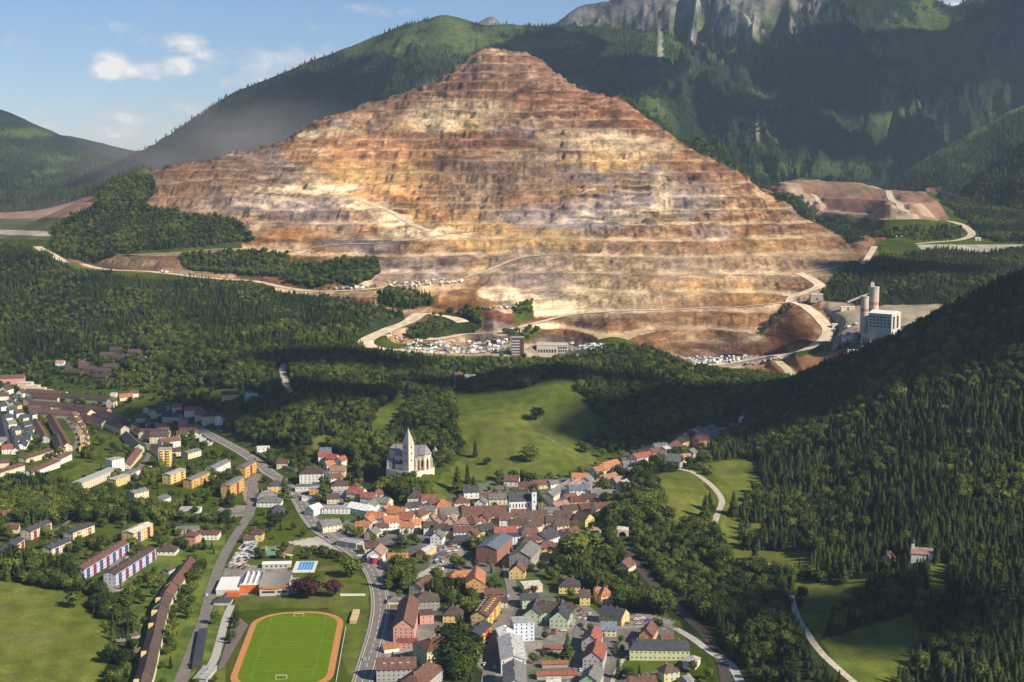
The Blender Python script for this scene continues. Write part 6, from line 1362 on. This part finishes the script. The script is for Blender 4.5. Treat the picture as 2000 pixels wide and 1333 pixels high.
def conifer_mesh(seed,tiers=11,spk=9,slim=0.17):
    r=random.Random(seed); v=[];f=[]; 
    # inner body
    for k in range(7): a=2*math.pi*k/7; v.append((slim*.55*math.cos(a),slim*.55*math.sin(a),.10))
    v.append((0,0,.93)); f+=[(k,(k+1)%7,7) for k in range(7)]
    for i in range(tiers):
        t=i/(tiers-1); z=.10+.86*t; R0=slim*(1-t)**.7*(1+.15*r.uniform(-1,1))+.012; ph=r.random()*6
        for k in range(spk):
            if r.random()<.08: continue
            a=ph+2*math.pi*(k+r.uniform(-.2,.2))/spk; rr=R0*r.uniform(.7,1.2); w=.42+.1*r.random(); n=len(v)
            dz=.045+.03*(1-t)
            v+=[(.12*R0*math.cos(a),.12*R0*math.sin(a),z+dz),(rr*.75*math.cos(a-w),rr*.75*math.sin(a-w),z-dz*.4),(rr*math.cos(a),rr*math.sin(a),z-dz),(rr*.75*math.cos(a+w),rr*.75*math.sin(a+w),z-dz*.4)]
            f+=[(n,n+1,n+2),(n,n+2,n+3)]
    return v,f
def broad_mesh(seed,nl=430,rx=.36,tall=.5):
    r=random.Random(seed); v=[];f=[]; L_=[]
    for i in range(9):
        a=r.random()*6.28; el=r.uniform(-.4,1); L_.append((rx*.55*math.cos(a)*(1-.3*abs(el)),rx*.55*math.sin(a)*(1-.3*abs(el)),.56+tall*.34*el,r.uniform(.20,.29)))
    L_.append((0,0,.6,.29)); L_.append((r.uniform(-.12,.12),r.uniform(-.12,.12),.36,.25))
    for (cx,cy,cz,cr) in L_:   # dark core
        n=len(v); q=cr*.72
        v+=[(cx+q,cy,cz),(cx-q,cy,cz),(cx,cy+q,cz),(cx,cy-q,cz),(cx,cy,cz+q),(cx,cy,cz-q)]
        for A in((0,2,4),(2,1,4),(1,3,4),(3,0,4),(2,0,5),(1,2,5),(3,1,5),(0,3,5)): f.append(tuple(n+i for i in A))
    for i in range(nl):
        cx,cy,cz,cr=r.choice(L_); d=np.array([r.gauss(0,1),r.gauss(0,1),r.gauss(0.2,1)]); d/=np.linalg.norm(d)+1e-9
        p=np.array([cx,cy,cz])+d*cr*r.uniform(.8,1.08); nrm=d+np.array([r.gauss(0,.5),r.gauss(0,.5),r.gauss(0.2,.5)]); nrm/=np.linalg.norm(nrm)
        a=np.cross(nrm,(0,0,1.0)); a/=np.linalg.norm(a)+1e-9; b=np.cross(nrm,a); s=r.uniform(.035,.065); n=len(v)
        v+=[tuple(p-a*s),tuple(p-b*s*.8),tuple(p+a*s),tuple(p+b*s*.9)]; f.append((n,n+1,n+2,n+3))
    return v,f
CM=[mesh('spruce_crown',*conifer_mesh(i,slim=(.235,.20,.27,.215)[i]),M_con) for i in range(4)]
BM=[mesh('leafy_crown',*broad_mesh(i+20,rx=(.36,.30,.42,.27)[i]),M_bro) for i in range(4)]
RMc=mesh('copper_crown',*broad_mesh(41),M_red)
farC=mesh('far_crown',*conifer_mesh(9,4,5,.24),M_con)
_t=MB(); _t.cyl(0,0,-.08,.5,.016,.008,6,0); TRM=mesh('trunk',_t.v,_t.f,M_bark)
_t=MB(); _t.cyl(0,0,-.1,.5,.03,.014,6,0); _t.tube([(0,0,.28),(.12,.03,.5)],.01,5); _t.tube([(0,0,.25),(-.1,-.06,.48)],.01,5); TRB=mesh('trunk',_t.v,_t.f,M_bark)
# candidate points
def jit(x0,x1,y0,y1,sp):
    gx_=np.arange(x0,x1,sp);gy_=np.arange(y0,y1,sp); a,b=np.meshgrid(gx_,gy_); a=a.ravel()+rng.uniform(-.46,.46,a.size)*sp; b=b.ravel()+rng.uniform(-.46,.46,b.size)*sp; return a,b
x,y=jit(-1500,1700,560,3700,6.0); k=(np.abs(x/y)<.47); x=x[k];y=y[k]; z=zat(x,y); px,py=project(x,y,z)
pxj=px+(fbm(x/45,y/45,4)*16+fbm(x/12,y/12,2)*4)*np.clip(1300/y,.5,1.3); pyj=py+fbm(x/60+50,y/60,3)*9
dn=np.zeros(x.shape);cf=np.zeros(x.shape)
for (poly,d,c_,y0,y1) in FOR:
    m=(y>y0)&(y<y1)&inpoly(pxj,pyj,poly); up=m&(d>=dn); dn[up]=d; cf[up]=c_
mead=np.zeros(x.shape,bool)
for p in MEAD: mead|=inpoly(pxj,pyj,p)&(y<2000)
dn[mead]=0; dn[(y>1950)&inpoly(px,py,SPOIL)]=0
# gardens and town
other=(dn==0)&~mead&((y<2000)|((y<2250)&(px<420)))&(y>780)
cl=fbm(x/38,y/38,3)
FLDm=inpoly(x,y,[fpt(-FW/2-12,-FL/2-20),fpt(FW/2+12,-FL/2-20),fpt(FW/2+12,FL/2+12),fpt(-FW/2-12,FL/2+12)])
base=np.where(px<520,np.where((px<340)&(py>735)&(py<930),.12,.21),.17); base=np.where(inpoly(px,py,[(520,870),(700,930),(760,980),(700,1060),(560,1000)]),.34,base)
base=np.where((px>215)&(px<520)&(py>1080),.22,base); base=np.where(inpoly(px,py,TOWNPOLY),.22,base)
base=np.where(inpoly(px,py,[(0,690),(320,675),(340,775),(60,745),(0,735)]),.75,base)
u_=rng.random(x.shape); oth=other&(u_<base*(.5+2.2*np.clip(cl+.25,0,1)))&~FLDm
dn=np.where(oth,1.0,dn); cf=np.where(oth,.18,cf)
# inside forests: thin by density, keep off roads, buildings
keep=(rng.random(x.shape)<dn*np.clip(1.02+fbm(x/28+90,y/28,2)*.8,.35,1))&~isocc(x,y)&~FLDm
for p in PAVED: keep&=~(inpoly(px,py,p)&(y<1700))
# leave haul roads free
for nme,(S,w) in ROADLINES.items():
    if S[:,1].mean()<2000: continue
    for p in S[::2]: keep&=~((np.abs(x-p[0])<w*.5+5)&(np.abs(y-p[1])<w*.5+7))
x=x[keep];y=y[keep];z=z[keep];cf=cf[keep];oth=oth[keep];px=px[keep];py=py[keep]
con=rng.random(x.shape)<np.clip(cf+np.where(oth,0,fbm(x/70+80,y/70,2)*.9),.02,.98)
hgt=np.where(con,rng.uniform(8.5,15.5,x.shape),rng.uniform(8.5,14.5,x.shape)); hgt=np.where(oth,hgt*.72,hgt); hgt*=np.where(y>2100,.8,1)
hgt*=1+.45*fbm(x/60+31,y/60,2)
# hand placed single trees: px,py of the foot, kind, height, label
LONE=[(1035,903,'b',17,'large round dark tree standing alone in the middle of the central meadow'),(1047,822,'b',15,'round tree standing high on the narrow neck of the central meadow'),(928,893,'c',17,'slim dark tree at the left of the central meadow'),(951,908,'b',8,'small bush below the slim tree on the left of the central meadow'),(893,960,'c',24,'tallest dark spruce left of the white house below the meadow'),(913,945,'c',19,'spruce just right of the tallest spruce below the central meadow'),(925,962,'c',16,'smallest of the three spruces below the central meadow'),(687,1127,'b',17,'big round tree on the inner side of the main road bend'),
(603,1168,'r',15,'copper purple tree nearest the swimming pool building'),(585,1166,'r',14,'copper purple tree just left of the tallest copper tree'),(612,1160,'b',16,'round green tree beside the copper trees south of the pool'),(650,1165,'r',13,'copper purple tree at the right corner of the pool lawn'),(143,1187,'b',12,'dark bushy tree standing alone on the right edge of the bottom left meadow'),(258,1072,'b',10,'round dark tree in front of the yellow apartment block'),(447,990,'c',17,'dark spruce in front of the leftmost tall orange block'),(556,975,'c',22,'tall dark spruce beside the main road junction'),(524,905,'c',17,'dark spruce left of the main road above the junction'),(630,975,'c',23,'tall dark spruce between the white school and the main road'),(537,1030,'b',13,'bright green tree left of the main road bend'),(757,1150,'c',19,'blue green spruce right of the main road curve'),(1474,1092,'c',13,'small spruce at the lower edge of the curved right meadow'),(1378,1015,'c',22,'narrow dark spruce beside the curved meadow path'),(1386,1000,'c',18,'shorter spruce right behind the one by the curved meadow path'),(1432,1008,'c',22,'dark spruce on the meadow strip right of the curved path'),(1145,885,'b',11,'round tree at the right tip of the central meadow'),(903,1005,'b',9,'small round tree behind the long brown roof in the old town'),(1126,1095,'b',23,'huge spreading dark tree right of the old town'),(1150,1085,'b',20,'second huge dark tree right of the old town, nearer the station'),(893,1300,'b',22,'large dark tree left of the lower end of the town street'),(878,1270,'b',18,'dark tree right of the pale green school'),(1208,1325,'c',14,'dark spruce at the lower right near the bottom street'),(1108,1285,'c',17,'tall narrow spruce beside the red roofed garden sheds')]
treelist=[]
def zone(px,py,y):
    if y>2100: return ('mine','on the wooded slopes around the quarry')
    if px>1420: return ('right','in the dense forest on the right hillside')
    if px>1165: return ('gully','in the wooded valley right of the town')
    if px<260 and py>1080: return ('lowleft','by the meadow at the bottom left')
    if py<930 and px<1420 and px>450: return ('middle','in the woods behind the church and meadow')
    if px<560: return ('estate','among the gardens and apartment blocks on the left')
    return ('town','in the gardens of the town')
inf=(px>-10)&(px<2010)&(py-hgt*1500/y<1333)&(py>0)
vis=visible(x,y,hgt*.8)&inf
size=hgt/y*np.where(vis,1,0)
indiv=np.zeros(x.shape,bool)
for kind in (True,False):
    ii=np.where((con==kind)&vis)[0]; nlone=sum(1 for t in LONE if (t[2]=='c')==kind); ii=ii[np.argsort(-size[ii])][:300-nlone]; indiv[ii]=True
print('trees',len(x),'con',con.sum(),'vis',vis.sum())
def single_tree(kind,x,y,h,label,group):
    e=empty({'c':'spruce_tree','b':'leafy_tree','r':'copper_tree'}[kind],(x,y,z1(x,y)),random.random()*6.28); s=h*random.uniform(.9,1.1); e.scale=(s,s,h)
    tag(e,label,'tree',group)
    obj('trunk',TRM if kind=='c' else TRB,e); obj('crown',random.choice(CM) if kind=='c' else random.choice(BM) if kind=='b' else RMc,e); return e
for (a,b,kd,h,lb) in LONE:
    p=gp(a,b); h*=1.15; single_tree(kd,p[0],p[1],h,lb,None).scale=(h*(1.35 if kd!='c' else 1.25),h*(1.35 if kd!='c' else 1.25),h)
    d=np.hypot(x-p[0],y-p[1]); indiv&=~(d<h*.22); keep2=~((d<h*.22)); x,y,z,cf,oth,px,py,con,hgt,vis,indiv=[q[keep2] for q in (x,y,z,cf,oth,px,py,con,hgt,vis,indiv)]
for i in np.where(indiv)[0]:
    zk,zp=zone(px[i],py[i],y[i]); single_tree('c' if con[i] else 'b',x[i],y[i],hgt[i],('dark green pointed spruce ' if con[i] else 'bushy round green broadleaf tree ')+zp,('spruces ' if con[i] else 'broadleaf trees ')+zp)
# the uncountable rest as one object per kind, instanced from the crowns
def points_obj(name,xs,ys,hs,crowns,label,cat,wid=1.0):
    zs=zat(xs,ys); me=bpy.data.meshes.new(name); me.vertices.add(len(xs)); me.vertices.foreach_set('co',np.stack([xs,ys,zs],-1).astype(np.float32).ravel())
    def at(nm,tp,d): q=me.attributes.new(nm,tp,'POINT'); q.data.foreach_set('value' if tp!='FLOAT_VECTOR' else 'vector',d)
    w=rng.uniform(.85,1.2,len(xs))*wid; at('scl','FLOAT_VECTOR',np.stack([hs*w,hs*w,hs],-1).astype(np.float32).ravel())
    at('rot','FLOAT_VECTOR',np.stack([xs*0,xs*0,rng.uniform(0,6.28,len(xs))],-1).astype(np.float32).ravel()); at('kind_index','INT',rng.integers(0,len(crowns),len(xs)).astype(np.int32))
    o=bpy.data.objects.new(name,me); C.objects.link(o); tag(o,label,cat,kind='stuff')
    g=bpy.data.node_groups.new(name,'GeometryNodeTree'); g.interface.new_socket('Geometry',in_out='INPUT',socket_type='NodeSocketGeometry'); g.interface.new_socket('Geometry',in_out='OUTPUT',socket_type='NodeSocketGeometry')
    gi=g.nodes.new('NodeGroupInput');go=g.nodes.new('NodeGroupOutput'); jn=g.nodes.new('GeometryNodeJoinGeometry')
    def na(nm,tp): q=g.nodes.new('GeometryNodeInputNamedAttribute'); q.data_type=tp; q.inputs[0].default_value=nm; return [s for s in q.outputs if s.enabled and s.name=='Attribute'][0]
    sc_=na('scl','FLOAT_VECTOR'); ro=na('rot','FLOAT_VECTOR'); ki=na('kind_index','INT')
    for k,cm in enumerate(crowns):
        src=[q for q in bpy.data.objects if q.data==cm and q.name in C.objects][0]
        oi=g.nodes.new('GeometryNodeObjectInfo'); oi.inputs['Object'].default_value=src; oi.transform_space='ORIGINAL'
        cmp=g.nodes.new('FunctionNodeCompare'); cmp.data_type='INT'; cmp.operation='EQUAL'; g.links.new(ki,cmp.inputs[2]); cmp.inputs[3].default_value=k
        ip=g.nodes.new('GeometryNodeInstanceOnPoints'); g.links.new(gi.outputs[0],ip.inputs['Points']); g.links.new(cmp.outputs[0],ip.inputs['Selection']); g.links.new(oi.outputs['Geometry'],ip.inputs['Instance']); g.links.new(ro,ip.inputs['Rotation']); g.links.new(sc_,ip.inputs['Scale']); g.links.new(ip.outputs[0],jn.inputs[0])
    g.links.new(jn.outputs[0],go.inputs[0]); md=o.modifiers.new('scatter','NODES'); md.node_group=g; return o
rest=~indiv&(visible(x,y,hgt+14))&(np.abs(x/y)<.44)
print('rest',rest.sum())
points_obj('spruce_forest',x[rest&con],y[rest&con],hgt[rest&con],CM,'dense dark green spruce forest covering the hillsides','forest')
points_obj('broadleaf_woods',x[rest&~con],y[rest&~con],hgt[rest&~con],BM,'mid green broadleaf woods and garden trees around the town','woods')
# far mountain forest
x,y=jit(-2600,2900,3300,6300,13); k=np.abs(x/y)<.40; x=x[k];y=y[k]
iu=np.clip(np.searchsorted(U,x/y),0,NU-1);iy=np.clip(np.searchsorted(Yr,y),0,NY-1)
k=farm[iu,iy]&(Cg[iu,iy,1]<.075)&(Cg[iu,iy,0]<.06); x=x[k];y=y[k]; k=visible(x,y,25)&(rng.random(x.shape)<np.clip(.75+fbm(x/150,y/150,3)*1.4,.1,1)); x=x[k];y=y[k]
print('far trees',len(x))
fo=obj('spruce_tree',farC); fx=float(x[np.argmin(y)]);fy=float(y.min()); fo.location=(fx,fy,z1(fx,fy)); fo.scale=(16,16,16); tag(fo,'nearest single spruce of the far mountain forest on the right behind the spoil heap','tree')
points_obj('mountain_forest',x,y,rng.uniform(11,22,len(x)),[farC],'distant spruce forest covering the lower slopes of the background mountains','forest',1.15)
HAZE=3.6e-5
SHADE_CLOUDS=[(1700,150,620,420,4000),(1560,250,380,260,4000),(1930,80,500,380,4000),(1230,140,260,300,4300),(1060,110,260,330,4300),(420,290,420,360,4300),(300,330,420,260,4300),(600,180,160,120,4300),
(1900,650,260,140),(1680,770,150,70),(2030,1240,70,60),(650,790,150,75),(780,735,120,45),(1230,770,150,50),(1900,540,140,70,2100)]
# ------------------------------------------------------------ clouds added out of frame to throw the shadow patches, and the air
def shade_cloud_mesh(seed,rx,ry,rz_):
    r=np.random.default_rng(seed); n1_,n2_=40,20; v=[];f=[]
    for j in range(n2_+1):
        th=math.pi*j/n2_
        for i in range(n1_):
            ph=2*math.pi*i/n1_; d=1+.22*float(fbm(np.array([math.cos(ph)*1.4+seed*3.1+j*.12]),np.array([math.sin(ph)*1.4+seed]),3)[0])*2
            x=rx*d*math.sin(th)*math.cos(ph);y=ry*d*math.sin(th)*math.sin(ph);z=rz_*math.cos(th)*(1 if math.cos(th)>0 else .35)*(1+.3*float(vnoise(x/rx*3+seed,y/ry*3)))
            v.append((x,y,z))
    for j in range(n2_):
        for i in range(n1_): f.append((j*n1_+i,(j+1)*n1_+i,(j+1)*n1_+(i+1)%n1_,j*n1_+(i+1)%n1_))
    return mesh('cloud',v,f,mat('cloud_vapour',(.85,.85,.87),1.0,.05,.01),smooth=True)
ki=0
for (px,py,rx,ry,*yq) in SHADE_CLOUDS:
    p=cast(px,py,0,yq[0] if yq else 420); h=2500-p[2]; s=h/SUNV[2]; o=obj('cloud',shade_cloud_mesh(ki+1,rx,ry,70),None,(p[0]+SUNV[0]*s,p[1]+SUNV[1]*s,2500+ki*7)); ki+=1
    tag(o,kind='structure'); print('cloud',px,py,[round(c_) for c_ in o.location])
print('zmax',Z.max(),Z.min())
hb=MB(); hb.box(-9500,9500,-300,11600,float(Z.min())-12,float(Z.max())+60); o=hb.build('haze',None); tag(o,'thin pale blue haze filling the valley air','haze',kind='stuff')
hm=bpy.data.materials.new('valley_air'); hm.use_nodes=True; n=hm.node_tree.nodes; n.remove(n['Principled BSDF']); pv=n.new('ShaderNodeVolumePrincipled'); pv.inputs['Color'].default_value=(.56,.76,1,1); pv.inputs['Density'].default_value=HAZE; pv.inputs['Anisotropy'].default_value=0.1; hm.node_tree.links.new(pv.outputs[0],n['Material Output'].inputs['Volume']); o.data.materials.append(hm)

for (px,py,Y,rx,ry,rz_,dn_,lb) in ((430,300,3900,620,260,230,2.6e-3,'pale dust drifting off the left shoulder of the quarry'),(100,430,3500,170,160,90,2.2e-3,'pale dust hanging over the far left end of the haul road')):
    u=float(upx(px,py)); t=float(tpy(py)); m=MB(); n1_,n2_=16,10; v=[]
    for j in range(n2_+1):
        for i in range(n1_): a=2*math.pi*i/n1_; b=math.pi*j/n2_; v.append((math.sin(b)*math.cos(a),math.sin(b)*math.sin(a),math.cos(b)))
    f=[(j*n1_+i,(j+1)*n1_+i,(j+1)*n1_+(i+1)%n1_,j*n1_+(i+1)%n1_) for j in range(n2_) for i in range(n1_)]
    dm=bpy.data.materials.new('dust'); dm.use_nodes=True; n=dm.node_tree.nodes; l=dm.node_tree.links; n.remove(n['Principled BSDF']); pv=n.new('ShaderNodeVolumePrincipled'); pv.inputs['Color'].default_value=(.92,.84,.80,1)
    tc_=n.new('ShaderNodeTexCoord'); gr_=n.new('ShaderNodeTexGradient'); gr_.gradient_type='SPHERICAL'; l.new(tc_.outputs['Object'],gr_.inputs[0]); ns=n.new('ShaderNodeTexNoise'); ns.inputs['Scale'].default_value=2.2; ns.inputs['Detail'].default_value=3; l.new(tc_.outputs['Object'],ns.inputs['Vector'])
    q1=nmath(n,l,'MULTIPLY',nmath(n,l,'POWER',gr_.outputs['Fac'],1.4),nmath(n,l,'MAXIMUM',nmath(n,l,'MULTIPLY',nmath(n,l,'SUBTRACT',ns.outputs[0],.35),4.0),0.05)); l.new(nmath(n,l,'MULTIPLY',q1,dn_),pv.inputs['Density']); l.new(pv.outputs[0],n['Material Output'].inputs['Volume'])
    o=obj('dust_cloud',mesh('dust_cloud',v,f,dm),None,(u*Y,Y,CAMZ+t*Y)); o.scale=(rx,ry,rz_); tag(o,lb,'dust cloud',kind='stuff')
